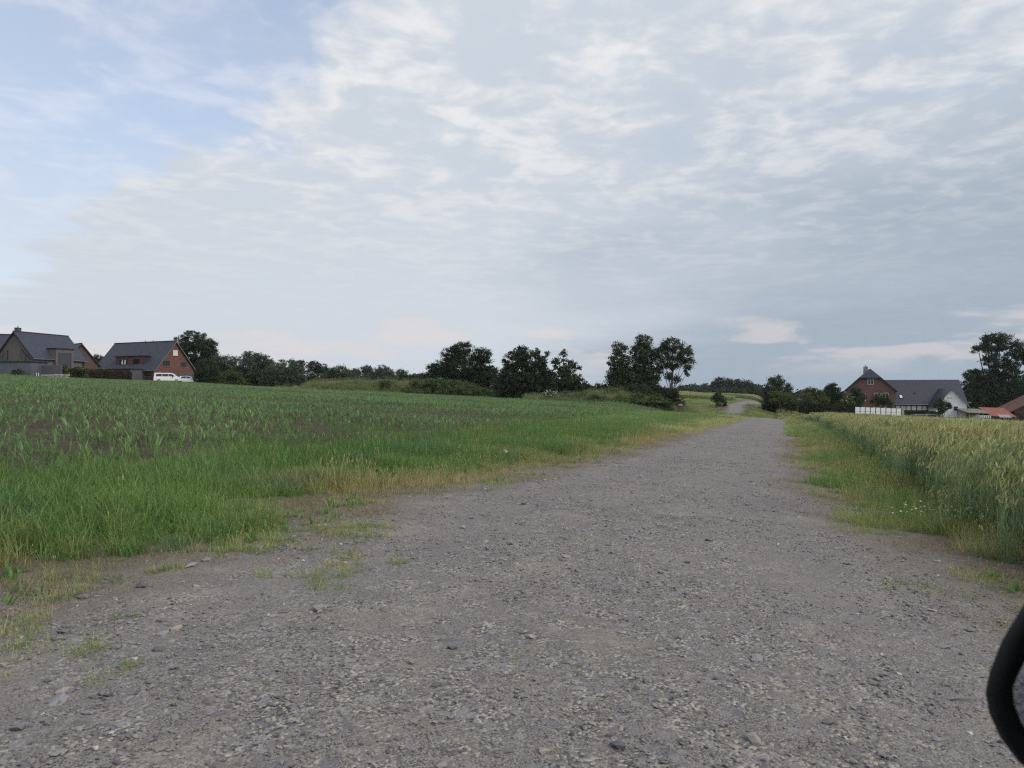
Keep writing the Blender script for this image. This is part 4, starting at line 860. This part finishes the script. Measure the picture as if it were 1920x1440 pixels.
# --- farmhouse on the right: gabled front wing + long wing + white annex
fz = -3.95; FW = empty('farmhouse', (70.9, 150.5, fz), R(-13)); tag(FW, 'old brick farmhouse with slate-topped gable, long dark roof and white annex', 'house')
W = 9.1; E, Rg, HP = 5.75, 10.1, 8.25; m_ = W/2; s = (Rg-E)/m_; yh = (Rg-HP)*.9
xl = m_-(Rg-HP)/s; xr = m_+(Rg-HP)/s
MB().prism([(0,0,-1.5),(W,0,-1.5),(W,0,E),(xr,0,HP),(xl,0,HP),(0,0,E)], (0,13,0)).build('front_wing', M['brick_farm'], FW)
ov = .45; th = .16
for sg in (-1, 1):      # two roof slopes, cut back for the hip
    cx = lambda x: m_ + sg*x
    e_, k_ = m_+ov, (Rg-HP)/s; z_e = E - ov*s
    P0 = [(cx(e_),-ov,z_e),(cx(k_),-ov,HP+.02),(cx(0),yh,Rg+.02),(cx(0),13.4,Rg+.02),(cx(e_),13.4,z_e)]
    n_ = Vector((sg*s,0,1)).normalized()*th; MB().prism(P0, n_).build('roof', M['tile_black'], FW)
    b0 = MB().prism([(cx(e_),-ov-.03,z_e-.1),(cx(k_),-ov-.03,HP-.1),(cx(k_),-ov-.03,HP+.14),(cx(e_),-ov-.03,z_e+.14)], (0,.06,0)).build('barge_board', M['frame_dark'], FW)
k_ = (Rg-HP)/s + .1
hp = MB(); hp.prism([(m_-k_,-ov,HP),(m_+k_,-ov,HP),(m_,yh,Rg+.05)], Vector((0,-.75,.65))*.12); hp.build('hip_roof', M['tile_black'], FW)
MB().box(m_-k_, m_+k_, -ov-.02, -.01, HP-.16, HP-.02).build('hip_soffit', M['timber_dark'], FW)
c_ = MB().box(3.3, 4.2, 3.2, 4.1, 8.0, 10.75).build('chimney', M['concrete'], FW); MB().tube([(3.75,3.6,10.75),(3.75,3.6,11.1)], [.15,.12], 8).build('chimney_pot', M['zinc'], c_)
win(FW, (4.1,0,6.9), (1,0,0), 1.15, 1.2, (0,-1,0), 'frame_white', mull=1, cross=True)
win(FW, (2.6,0,3.4), (1,0,0), 1.15, 1.7, (0,-1,0), 'frame_white', mull=1, cross=True)
for x in (5.3, 6.75): win(FW, (x,0,3.5), (1,0,0), 1.25, 1.6, (0,-1,0), 'frame_white', mull=1, cross=True)
for x in (2.6, 5.2, 6.7): win(FW, (x,0,.5), (1,0,0), 1.2, 1.6, (0,-1,0), 'frame_white', mull=1, cross=True)
for o in FW.children:            # the gabled front wing stands askew to the long wing
    o.rotation_euler.z = R(-13); c_ = Vector((m_, 0, 0)); o.location = c_ - o.rotation_euler.to_matrix() @ c_
x0, x1, y0 = W+.003, 23.6, 3.2; wz = -.55       # long wing
MB().prism([(x0,y0,-2),(x0,y0+9,-2),(x0,y0+9,3.7+wz),(x0,y0+4.5,8.3+wz),(x0,y0,3.7+wz)], (x1-x0,0,0)).build('long_wing', M['brick_farm'], FW)
for sd in (0, 1):
    ye = y0-.5 if sd == 0 else y0+9.5; ze = 3.7+wz-.5*4.6/4.5
    rf = MB().prism([(x0,ye,ze),(x0,y0+4.5,8.32+wz),(x0,y0+4.5,8.5+wz),(x0,ye,ze+.17)], (x1-x0+.4,0,0)).build('long_roof', M['tile_black'], FW)
    if sd == 0: MB().tube([(x0,ye-.08,ze+.02),(x1+.4,ye-.08,ze+.02)], [.08,.08], 6).build('gutter', M['zinc'], rf)
MB().box(x0+.02, x1-.3, y0-.06, y0-.003, 2.0+wz, 2.9+wz).build('plaster_band', M['render_white'], FW)
for k in range(9): MB().box(x0+.1+k*1.02, x0+.26+k*1.02, y0-.09, y0-.061, 1.95+wz, 2.95+wz).build('timber_post', M['timber_dark'], FW)
MB().box(x0+.02, x1-.3, y0-.10, y0-.004, 1.82+wz, 1.98+wz).build('timber_rail', M['timber_dark'], FW)
win(FW, (x0+.5,y0,.2+wz), (1,0,0), 1.6, 1.4, (0,-1,0), 'frame_white', 'curtain', 0); win(FW, (x0+4.3,y0,.1+wz), (1,0,0), 1.3, 1.2, (0,-1,0), 'frame_white', 'curtain', 1)
sl = Vector((0,4.5,4.6)).normalized(); nn = Vector((0,-4.6,4.5)).normalized()
o = Vector((x0+2.2, y0-.5, ze+.17)) + sl*1.55 + nn*.01
f = MB().obox(o, (.62,0,0), sl*.95, nn*.10).build('skylight', M['frame_dark'], FW); MB().obox(o + Vector((.08,0,0)) + sl*.08 + nn*.101, (.46,0,0), sl*.79, nn*.01).build('pane', M['curtain'], f)
o = Vector((x0+1.6, y0-.5, ze+.17)) + sl*3.1; MB().tube([o, o + Vector((0,0,.75))], [.09,.09], 7).build('vent_pipe', M['timber_dark'], FW)
o = Vector((x0+5.2, y0-.5, ze+.17)) + sl*2.9; MB().obox(o, (.35,0,0), sl*.3, nn*.12).build('roof_vent', M['timber_dark'], FW)
# white annex gable
ax0, ax1 = 16.6, 22.2; am = (ax0+ax1)/2; ae, ar = 2.75, 5.85; ay = -1.6
MB().prism([(ax0,ay,-2),(ax1,ay,-2),(ax1,ay,ae),(am,ay,ar),(ax0,ay,ae)], (0,7.2,0)).build('annex', M['render_white'], FW)
for sg in (-1, 1):
    hw_ = (ax1-ax0)/2; so = (ar-ae)/hw_; xe = am + sg*(hw_+.5); ze_ = ae-.5*so
    MB().prism([(xe,ay-.3,ze_+.02),(am,ay-.3,ar+.02),(am,ay-.3,ar+.17),(xe,ay-.3,ze_+.17)], (0,8.0,0)).build('annex_roof', M['tile_black'], FW)
    MB().prism([(xe,ay-.33,ze_-.1),(am,ay-.33,ar-.1),(am,ay-.33,ar+.03),(xe,ay-.33,ze_+.03)], (0,.035,0)).build('barge_board', M['concrete'], FW)
win(FW, (19.85,ay,1.6), (1,0,0), .7, .75, (0,-1,0), 'frame_dark', mull=1, cross=True)
MB().box(ax0-.05, ax1+.05, ay-.10, ay-.003, .0, .18).build('plinth_band', M['concrete'], FW)
for k, x in enumerate((18.6,18.85,19.1,19.3)): MB().box(x, x+.16, ay-.02, ay-.004, 4.0, 4.12).build('air_slot', M['timber_dark'], FW)
# --- small white-windowed building behind the hedge
Q = gabled('low_garden_building', (AX(1488,170), 170, gzf(AX(1500,170),170)), 0, 6, 4, 2.4, 3.7, 'panel_grey', 'tile_black'); tag(Q, 'low dark building with white windows peeking over the clipped hedge', 'building')
for k in range(4): win(Q, (.3+k*1.4,0,1.5), (1,0,0), 1.05, .75, (0,-1,0), 'frame_white', 'curtain', 1)
# --- lean-to, timber-framed shed, orange roof, barn
Z0 = gzf(AX(1840,139), 139)
sh = empty('open_shed', (AX(1815,141), 141, gzf(AX(1830,141),141))); tag(sh, 'open lean-to shed with grey sheet roof beside the white annex', 'shed')
MB().prism([(-.4,-.5,2.45),(4.4,-.5,2.25),(4.4,3.6,3.05),(-.4,3.6,3.25)], (0,0,.09)).build('roof', M['wood_grey'], sh)
MB().box(0,4.1,3.3,3.5,-1,3.0).build('back_wall', M['timber_dark'], sh)
for x in (0, 1.9, 4.0): MB().box(x, x+.14, -.3, -.15, -1, 2.3).build('post', M['wood_grey'], sh)
MB().box(1.5,1.9,-.1,3.2,-1,2.2).build('side_wall', M['wood_grey'], sh)
ts = empty('timber_framed_shed', (AX(1837,139.5), 139.5, gzf(AX(1848,139.5),139.5))); tag(ts, 'black and white timber-framed shed wall under the orange roof', 'shed')
MB().box(0,2.35,0,2.2,-1,1.95).build('wall', M['render_white'], ts)
for k in range(7): MB().box(.0+k*.37,.1+k*.37,-.05,-.003,-1,1.95).build('timber', M['timber_dark'], ts)
for z in (.75, 1.4): MB().box(.0,2.32,-.08,-.052,z,z+.09).build('rail', M['timber_dark'], ts)
os_ = empty('orange_roofed_shed', (AX(1850,143), 143, gzf(AX(1870,143),143))); tag(os_, 'low shed with orange tiled roof next to the barn', 'shed')
MB().prism([(0,-1.2,2.0),(5.2,-1.2,1.75),(5.2,2.6,3.45),(0,2.6,3.6)], (0,0,.12)).build('roof', M['tile_orange'], os_)
MB().box(.2,5.0,2.3,2.5,-1,3.3).build('back_wall', M['brick_barn'], os_); MB().prism([(1.6,-1.6,1.75),(4.0,-1.6,1.7),(4.0,-.7,2.2),(1.6,-.7,2.3)], (0,0,.05)).build('sheet_roof', M['zinc'], os_)
for x in (.2, 2.4, 4.8): MB().box(x, x+.14, -1.0, -.86, -1, 1.78).build('post', M['timber_dark'], os_)
wb = empty('white_tank', (AX(1866,139), 139, gzf(AX(1872,139),139))); tag(wb, 'white box-shaped tank under the orange roof', 'tank')
MB().box(0,1.25,0,1.1,.12,1.25).build('body', M['frame_white'], wb); MB().box(-.03,1.28,-.03,1.13,-.3,.115).build('pallet', M['wood_grey'], wb); MB().tube([(.6,.55,1.25),(.6,.55,1.33)], [.12,.12], 10).build('lid', M['timber_dark'], wb)
BN = gabled('brown_barn', (AX(1893,146)+1.0, 146, gzf(100,146)), R(-20), 9, 14, 2.7, 3.0, 'brick_barn', 'tile_rust')
for o in list(BN.children_recursive): bpy.data.objects.remove(o)
tag(BN, 'dark brown barn with rust-red roof cut by the right edge', 'barn')
MB().prism([(0,0,-1.5),(11,0,-1.5),(11,0,3.2),(5.5,0,6.3),(0,0,3.2)], (0,12,0)).build('wall', M['brick_barn'], BN)
for sg in (-1, 1): MB().prism([(5.5+sg*6.3,-.5,2.77),(5.5,-.5,6.33),(5.5,-.5,6.52),(5.5+sg*6.3,-.5,2.96)], (0,13,0)).build('roof', M['tile_rust'], BN)
MB().box(0,11,-.06,-.003,2.3,2.5).build('timber_rail', M['timber_dark'], BN); win(BN, (.9,0,1.0), (1,0,0), .8, 1.1, (0,-1,0), 'frame_dark', mull=1); win(BN, (2.6,0,1.0), (1,0,0), .8, 1.1, (0,-1,0), 'frame_dark', mull=1)
# --- white panel fence
fx0, fx1, fd = AX(1603,138), AX(1690,138), 138
fe = empty('white_panel_fence', (fx0, fd, 0)); tag(fe, 'white panel fence in two rows with dark joints before the farmhouse', 'fence')
n = 9; wd = (fx1-fx0)/n
for k in range(n):
    g0 = gzf(fx0+k*wd, fd); tp = AZ(763.3+k*.35, fd)
    MB().box(k*wd-.05, k*wd+.05, -.05, .05, g0-.3, tp+.02).build('post', M['frame_dark'], fe)
    for r_ in range(2):
        z0 = tp - .82*(r_+1) + .05; MB().box(k*wd+.055, (k+1)*wd-.055, -.02, .02, z0, z0+.77).build('panel', M['frame_white'], fe)
    z0 = tp - .82 - .03; MB().box(k*wd+.055, (k+1)*wd-.055, -.015, .015, g0-.3, tp-1.62).build('kick_board', M['concrete'], fe)
MB().box(n*wd-.05, n*wd+.05, -.05, .05, gzf(fx1,fd)-.3, AZ(766.5,fd)).build('post', M['frame_dark'], fe)
MB().box(n*wd+.06, n*wd+.55, -.02, .02, gzf(fx1,fd)+.3, AZ(766.5,fd)).build('notice_panel', M['concrete'], fe)
# --- trailer
def wheel(parent, x, y, z, r_, w_, axis_y=True):
    mb = MB(); mb.tube([(x,y-w_/2,z),(x,y-w_*.35,z),(x,y+w_*.35,z),(x,y+w_/2,z)], [r_*.9,r_,r_,r_*.9], 18); t_ = mb.build('wheel', M['rubber'], parent, False)
    rm = MB(); s_ = -1
    for q in (-1, 1): rm.tube([(x,y+q*w_*.44,z),(x,y+q*w_*.53,z)], [r_*.62,r_*.56], 14)
    rm.build('rim', M['rim'], t_); return t_
tr = empty('farm_trailer', (AX(1717,139.5), 139.5, gzf(AX(1735,139.5),139.5))); tag(tr, 'dark green farm trailer parked right of the white panel fence', 'trailer')
MB().prism([(0,0,.75),(3.9,0,.75),(4.1,0,1.55),(-.2,0,1.55)], (0,2.0,0)).build('body', M['tarp_green'], tr); MB().box(-.28,4.18,-.06,2.06,1.553,1.66).build('rim_rail', M['concrete'], tr)
MB().box(.1,3.8,.5,1.5,.55,.745).build('chassis', M['timber_dark'], tr); MB().tube([(3.8,1,.62),(5.2,1,.55)], [.06,.05], 6).build('drawbar', M['metal_rust'], tr)
for x in (.8, 3.0):
    for y in (.1, 1.9): wheel(tr, x, y, .42, .42, .25)
# --- stored junk by the annex: pallets, beams, troughs
jr = np.random.default_rng(9)
junk = [('concrete_trough', 1775, 139, 'pale concrete trough before the white annex', 'trough'), ('timber_stack', 1788, 138.4, 'stack of grey beams before the white annex', 'timber'), ('pallet_stack', 1803, 139, 'grey pallet stack at the right foot of the white annex', 'pallets'), ('concrete_trough', 1757, 138.6, 'pale trough beside the green trailer', 'trough'), ('timber_stack', 1822, 138.2, 'heap of dark boards before the open shed', 'timber'), ('timber_stack', 1893, 138.5, 'low heap of planks before the barn', 'timber')]
for nm, px, D, lb, ct in junk:
    e_ = empty(nm, (AX(px,D), D, gzf(AX(px,D),D))); tag(e_, lb, ct)
    if nm == 'concrete_trough':
        MB().box(-.9,.9,-.35,-.27,0,.95).box(-.9,.9,.27,.35,0,.95).box(-.9,-.82,-.27,.27,0,.95).box(.82,.9,-.27,.27,0,.95).build('sides', M['concrete'], e_); MB().box(-.82,.82,-.27,.27,.1,.2).build('floor', M['concrete'], e_)
    elif nm == 'timber_stack':
        for k in range(12): a_ = jr.normal(0,.06); z = .15+.22*(k//3); MB().obox((-1.1+jr.normal(0,.15),-.5+.36*(k%3),z), (2.2*math.cos(a_),2.2*math.sin(a_),jr.normal(0,.03)), (0,.26,0), (0,0,.17)).build('beam', M['wood_grey'] if k%3 else M['metal_rust'], e_)
    else:
        for k in range(7):
            mb = MB(); z = k*.15
            for q in range(5): mb.box(-.6,.6,-.4+q*.18,-.28+q*.18,z+.11,z+.135)
            for q in (-.55,-.05,.45): mb.box(q,q+.1,-.4,.44,z,z+.109)
            mb.build('pallet', M['wood_grey'], e_)
# --- brick pillar with white cap near the bend
D = 117; bp = empty('brick_pillar', (AX(1276,D), D, gzf(AX(1276,D),D))); tag(bp, 'small brick pillar with white cap at the end of the mound', 'pillar')
MB().box(-.27,.27,-.25,.25,-.3,1.30).build('shaft', M['brick_brown'], bp); MB().box(-.31,.31,-.3,.3,1.303,1.6).build('cap', M['concrete'], bp)
# --- log pile and white posts before the hedge at left, clay heap, small red roof
D = 119.5; lp = empty('log_pile', (AX(103,D), D, gzf(AX(103,D),D))); tag(lp, 'grey pile of logs and rubble at the field edge before the short hedge', 'log pile')
for k in range(26):
    x = -1.9+.32*(k%13)+jr.normal(0,.05); z = .22+.3*(k//13)+jr.normal(0,.04)-.1*abs(x)*.3; MB().tube([(x,-.5,z),(x+jr.normal(0,.1),.6,z+jr.normal(0,.06))], [.15,.13], 8).build('log', M['log_end'], lp)
for px in (68.3, 72.2):
    D = 119; o = empty('marker_post', (AX(px,D), D, gzf(AX(px,D),D))); tag(o, 'thin white marker post before the grey garage, ' + ('left' if px < 70 else 'right') + ' of the two', 'post', 'white posts')
    MB().tube([(0,0,-.2),(0,0,.75)], [.05,.05], 8).build('shaft', M['frame_white'], o); MB().tube([(0,0,.752),(0,0,.80)], [.055,.03], 8).build('cap', M['frame_white'], o)
D = 138; o = empty('clay_heap', (AX(553,D), D, gzf(AX(553,D),D))); tag(o, 'small heap of reddish earth at the field edge below the round bush', 'heap')
r = np.random.default_rng(4); XX, YY = np.meshgrid(np.linspace(-1.1,1.1,16), np.linspace(-.9,.9,14)); ZZ = .75*np.clip(1-(XX/1.1)**2-(YY/.9)**2,0,1)**.7 + r.normal(0,.03,XX.shape) - .05
link('heap', grid_mesh('heap', XX, YY, ZZ), M['dirt_clay'], o)
gs = gabled('garden_hut', (AX(402,150), 150, gzf(AX(405,150),150)), R(15), 2.6, 2.2, 1.7, 2.5, 'wood_grey', 'tile_rust', over=.2); tag(gs, 'little reddish-roofed hut between the dark bush and yellowish shrub', 'hut')

# ------------------------------------------------------------------ vehicles
def vehicle(name, label, cat, loc, rz, prof, W, glass, sidewin, wheels, paint, tail, extra=None):
    """prof: side outline (x forward, z up); sidewin: side windows; glass: front/rear panes as pairs of outline points"""
    v = empty(name, loc, rz); tag(v, label, cat); hw = W/2; cx = sum(p[0] for p in prof)/len(prof); zb = 1.0
    rows = [(-1, .93), (-.93, 1.), (.93, 1.), (1, .93)]; V = []; F = []; n = len(prof)
    def tuck(z): return 1 - .16*max(0, (z-.95))      # tumblehome
    for (q, sc_) in ((-1,.975),(-.9,1.),(.9,1.),(1,.975)):
        for (x, z) in prof: V.append((cx+(x-cx)*(sc_ if abs(q)==1 else 1), q*hw*tuck(z), zb*0+.62+(z-.62)*(sc_ if abs(q)==1 else 1)))
    for k in range(3):
        for i in range(n): j=(i+1)%n; F.append((k*n+i,k*n+j,(k+1)*n+j,(k+1)*n+i))
    F.append(tuple(range(n-1,-1,-1))); F.append(tuple(range(3*n,4*n)))
    b = MB().add(V, F).build('body', M[paint], v)
    for sgn in (-1, 1):
        for poly in sidewin:
            P_ = [(x, sgn*(hw*tuck(z)+.006), z) for x, z in poly]; MB().prism(P_, (0, sgn*.012, 0)).build('side_window', M['dark_glass'], b)
        for q in tail: MB().box(q[0]-.03, q[0]+.03, sgn*hw*.80-.09, sgn*hw*.80+.09, q[1], q[2]).build('tail_light' if q[0] < cx else 'headlight', M['lamp_red' if q[0] < cx else 'rim'], b)
        MB().box(cx+.9, cx+1.05, sgn*(hw+.02)-.09, sgn*(hw+.02)+.09, 1.02, 1.2).build('door_mirror', M['plastic_black'], b)
    for (p0, p1, f0, f1) in glass:
        a_, c_ = Vector((p0[0],0,p0[1])), Vector((p1[0],0,p1[1])); d = c_-a_; a2, c2 = a_+d*f0, a_+d*f1; nrm = Vector((-d.z,0,d.x)).normalized()
        if nrm.x*(a_.x-cx) < 0: nrm = -nrm
        w0, w1 = hw*tuck(a2.z)*.86, hw*tuck(c2.z)*.86
        MB().prism([a2+Vector((0,-w0,0))+nrm*.004, a2+Vector((0,w0,0))+nrm*.004, c2+Vector((0,w1,0))+nrm*.004, c2+Vector((0,-w1,0))+nrm*.004], nrm*.014).build('windscreen' if a_.x > cx else 'rear_window', M['dark_glass'], b)
    for x, r_ in wheels:
        for sgn in (-1, 1): wheel(v, x, sgn*(hw-.11), r_, r_, .22)
    MB().box(prof[0][0]-.04, prof[0][0]+.14, -hw*.96, hw*.96, .34, .56).build('bumper', M[paint], b)
    return v
VP = [(-2.45,.35),(-2.5,.9),(-2.42,1.25),(-2.28,1.82),(-2.05,1.9),(.75,1.88),(1.05,1.78),(1.75,1.18),(2.35,1.02),(2.52,.80),(2.5,.35)]
x, y = AX(312,141), 141.5
vehicle('parked_van', 'white passenger van parked before the red brick gable', 'van', (x, y, gzf(x,y)), R(24), VP, 1.92,
        [((1.05,1.78),(1.75,1.18),.08,.92), ((-2.42,1.25),(-2.28,1.82),.0,.80)], [[(-2.1,1.2),(-1.95,1.68),(-1.0,1.70),(-1.0,1.2)],[(-.92,1.2),(-.92,1.70),(.1,1.68),(.1,1.2)],[(.18,1.2),(.18,1.68),(.85,1.64),(1.35,1.2)]], [(-1.55,.34),(1.6,.34)], 'car_white', [(-2.46,.85,1.3),(2.42,.72,.9)])
CP = [(-1.95,.32),(-2.02,.75),(-1.9,1.0),(-1.35,1.42),(-.3,1.5),(.35,1.42),(1.05,.98),(1.8,.85),(2.02,.65),(1.98,.32)]
x, y = AX(351,143), 143.5
vehicle('parked_car', 'white hatchback mostly hidden by weeds beside the van', 'car', (x, y, gzf(x,y)), R(18), CP, 1.72,
        [((.35,1.42),(1.05,.98),.08,.95), ((-1.9,1.0),(-1.35,1.42),.08,.9)], [[(-1.45,1.0),(-1.1,1.36),(-.35,1.42),(-.35,1.0)],[(-.27,1.0),(-.27,1.42),(.25,1.36),(.85,1.0)]], [(-1.3,.3),(1.3,.3)], 'car_white', [(-1.95,.75,.95),(1.9,.66,.8)])

# --- the photographer's car, of which only the door mirror is in the picture
yaw = R(46)
P0 = Vector((.70, .62)); hd = Vector((math.cos(yaw), math.sin(yaw))); lf = Vector((-hd.y, hd.x))
c0 = P0 - lf*.88 - hd*.85
own = vehicle('own_car', 'dark car beside the camera, only its black door mirror in view', 'car', (c0.x, c0.y, gzf(c0.x, c0.y)), yaw, CP, 1.72,
        [((.35,1.42),(1.05,.98),.08,.95), ((-1.9,1.0),(-1.35,1.42),.08,.9)], [[(-1.45,1.0),(-1.1,1.36),(-.35,1.42),(-.35,1.0)],[(-.27,1.0),(-.27,1.42),(.25,1.36),(.85,1.0)]], [(-1.3,.3),(1.3,.3)], 'car_dark', [(-1.95,.75,.95),(1.9,.66,.8)])
for o in list(own.children_recursive):
    if o.name.startswith('door_mirror'): bpy.data.objects.remove(o)
tip = Vector((.366, .55, 1.117))
outer = [(0,0),(.0035,.017),(.013,.041),(.030,.069),(.055,.092),(.10,.106),(.17,.108),(.215,.095),(.24,.06),(.245,0),(.235,-.05),(.20,-.082),(.14,-.092),(.085,-.086),(.052,-.074),(.026,-.054),(.011,-.034),(.003,-.016)]
def onplane(a, b):
    k = (tip.x + a) / tip.y; kz = (tip.z + b - EYE) / tip.y; a2 = (k * tip.y - tip.x) / (1 + .86 * k); y2 = tip.y - .86 * a2
    return a2, kz * y2 + EYE - tip.z
outer = [onplane(a, b) for a, b in outer]
cxm, czm = sum(p[0] for p in outer) / len(outer), sum(p[1] for p in outer) / len(outer)
def ringat(sc_, dy, grow=0.): return [(tip.x + cxm + (a-cxm)*sc_ + max(dy,0)*.80, tip.y + dy - .86*(cxm + (a-cxm)*sc_), tip.z + czm + (b-czm)*sc_ - max(dy,0)*.42) for a, b in outer]
inner = []
for a, b in outer:
    d = Vector((cxm-a, czm-b)); inner.append((a + d.x/d.length*.0125, b + d.y/d.length*.0150))
rings = [[(tip.x+a, tip.y+.012-.86*a, tip.z+b) for a, b in inner], [(tip.x+a, tip.y-.003-.86*a, tip.z+b) for a, b in inner], ringat(.955,-.010), ringat(.985,-.007), ringat(1.,.003), ringat(1.,.02), ringat(.95,.055), ringat(.8,.09), ringat(.5,.11)]
V = [p for rg in rings for p in rg]; n = len(outer); F = []
for k in range(len(rings)-1):
    for i in range(n): j=(i+1)%n; F.append((k*n+j,k*n+i,(k+1)*n+i,(k+1)*n+j))
F.append(tuple(range((len(rings)-1)*n, len(rings)*n)))
inv = own.matrix_basis.inverted()
own_mw = __import__('mathutils').Matrix.Translation(own.location) @ __import__('mathutils').Matrix.Rotation(yaw, 4, 'Z'); iv = own_mw.inverted()
mm = MB().add([iv @ Vector(p) for p in V], F).build('door_mirror', M['plastic_black'], own, True); mm['label'] = 'black door mirror housing at the lower right edge'
gl = [iv @ Vector((tip.x+a, tip.y+.012+.25*(a-.02)*.0, tip.z+b)) for a, b in inner]
# glass, turned a little outwards and up
gc = Vector((tip.x+cxm, tip.y+.007, tip.z+czm)); GL = []
for a, b in inner: GL.append(Vector((tip.x+a, tip.y+.005-.86*a+.01*(a-cxm)-.03*(b-czm), tip.z+b)))
MB().add([iv @ p for p in GL], [tuple(range(n))[::-1]]).build('mirror_glass', M['mirror_glass'], mm)
am_ = MB(); am_.tube([iv @ Vector((tip.x+.11,tip.y+.0,tip.z-.06)), iv @ Vector((.58,.56,1.03)), iv @ Vector((.72,.64,1.0))], [.035,.03,.035], 8); am_.build('mirror_arm', M['plastic_black'], mm, True)

# ------------------------------------------------------------------ small things near by
def daisy(name, label, x, y, n, spread, seed):
    r = np.random.default_rng(seed); root = empty(name, (x, y, gzf(x, y))); tag(root, label, 'flowers', 'chamomile clumps by the wheat'); st = MB(); pe = MB(); ce = MB()
    for k in range(n):
        a, q = r.uniform(0,6.28), spread*math.sqrt(r.random()); b0 = Vector((q*math.cos(a), q*math.sin(a)*.7, 0)); h = r.uniform(.14,.28); tp = b0 + Vector((r.normal(0,.04), r.normal(0,.04), h))
        st.tube([b0, (b0+tp)/2 + Vector((r.normal(0,.01),0,0)), tp], [.002,.0018,.0015], 3, False)
        for j in range(5): blade(st, b0 + (tp-b0)*r.uniform(.1,.8), r.uniform(0,6.28), .07, .004, .5, .8, 2)
        tl = Vector((r.normal(0,.3), -.25+r.normal(0,.3), 1)).normalized(); u = tl.orthogonal().normalized(); w = tl.cross(u)
        for j in range(9):
            an = j*.698; d = u*math.cos(an)+w*math.sin(an); s_ = tl.cross(d); pe.add([tp+d*.004-s_*.003, tp+d*.004+s_*.003, tp+d*.0135+s_*.0032-tl*.002, tp+d*.0135-s_*.0032-tl*.002], [(0,1,2,3)])
        ce.tube([tp-tl*.001, tp+tl*.005], [.0055,.003], 6)
    st.build('stems', M['grass_green'], root); tag(pe.build('petals', M['petal_white'], root), kind='stuff'); tag(ce.build('flower_centres', M['petal_yellow'], root), kind='stuff')
daisy('chamomile_clump', 'largest patch of white chamomile flowers in the right verge', 5.05, 8.4, 52, .5, 1)
daisy('chamomile_clump', 'few white chamomile flowers nearer the camera, right of the largest patch', 5.2, 7.5, 10, .3, 2)
daisy('chamomile_clump', 'scattered white flowers further up the right verge by the wheat edge', 10.1, 21.5, 26, .8, 3)
for k, (px, py) in enumerate(((862, 862), (948, 872))):
    e_ = (py-735)/FOC; d_ = (px-960)/FOC; D = EYE/(e_ - .0474*d_); x = d_*D; r = np.random.default_rng(k+8)
    XX, YY = np.meshgrid(np.linspace(-.02,.02,6), np.linspace(0,.07,7)); me = grid_mesh('scrap', XX + r.normal(0,.006,XX.shape), r.normal(0,.008,XX.shape), YY + .22 + r.normal(0,.01,XX.shape))
    o = link('paper_scrap', me, M['scrap_white']); o.location = (x, D, gzf(x, D)); tag(o, 'crumpled white scrap caught in the left verge grass, ' + ('left one' if k == 0 else 'right one by the straw edge'), 'scrap', 'white scraps in the grass')
    md = o.modifiers.new('thick', 'SOLIDIFY'); md.thickness = .002
def ground_at(px, py):
    e_ = (py-735)/FOC; d_ = (px-960)/FOC; D = EYE/(e_ - .0474*d_); return d_*D, D
x, y = ground_at(1806, 1322); mb = MB(); mb.tube([(-.06,0,.010),(-.01,.006,.014),(.065,.0,.010)], [.0035,.004,.003], 6); o = mb.build('dry_stick', M['wood_grey'], None, True); o.location = (x, y, float(tz(x, y))); tag(o, 'short pale dry stick on the dirt left of the door mirror', 'stick')

# ------------------------------------------------------------------ the air
m = bpy.data.materials.new('haze'); m.use_nodes = True; t = m.node_tree; t.nodes.clear()
pvn = nd(t, 'ShaderNodeVolumePrincipled'); pvn.inputs['Color'].default_value = (.86, .91, 1., 1); pvn.inputs['Density'].default_value = .0001; pvn.inputs['Anisotropy'].default_value = .2
nd(t, 'ShaderNodeOutputMaterial', {'Volume': pvn.outputs[0]})
hz_ = MB().box(-1560, 1560, -400, 1560, -8, 27).build('haze', m); tag(hz_, 'thin pale haze in the air over the fields', 'haze', kind='stuff')
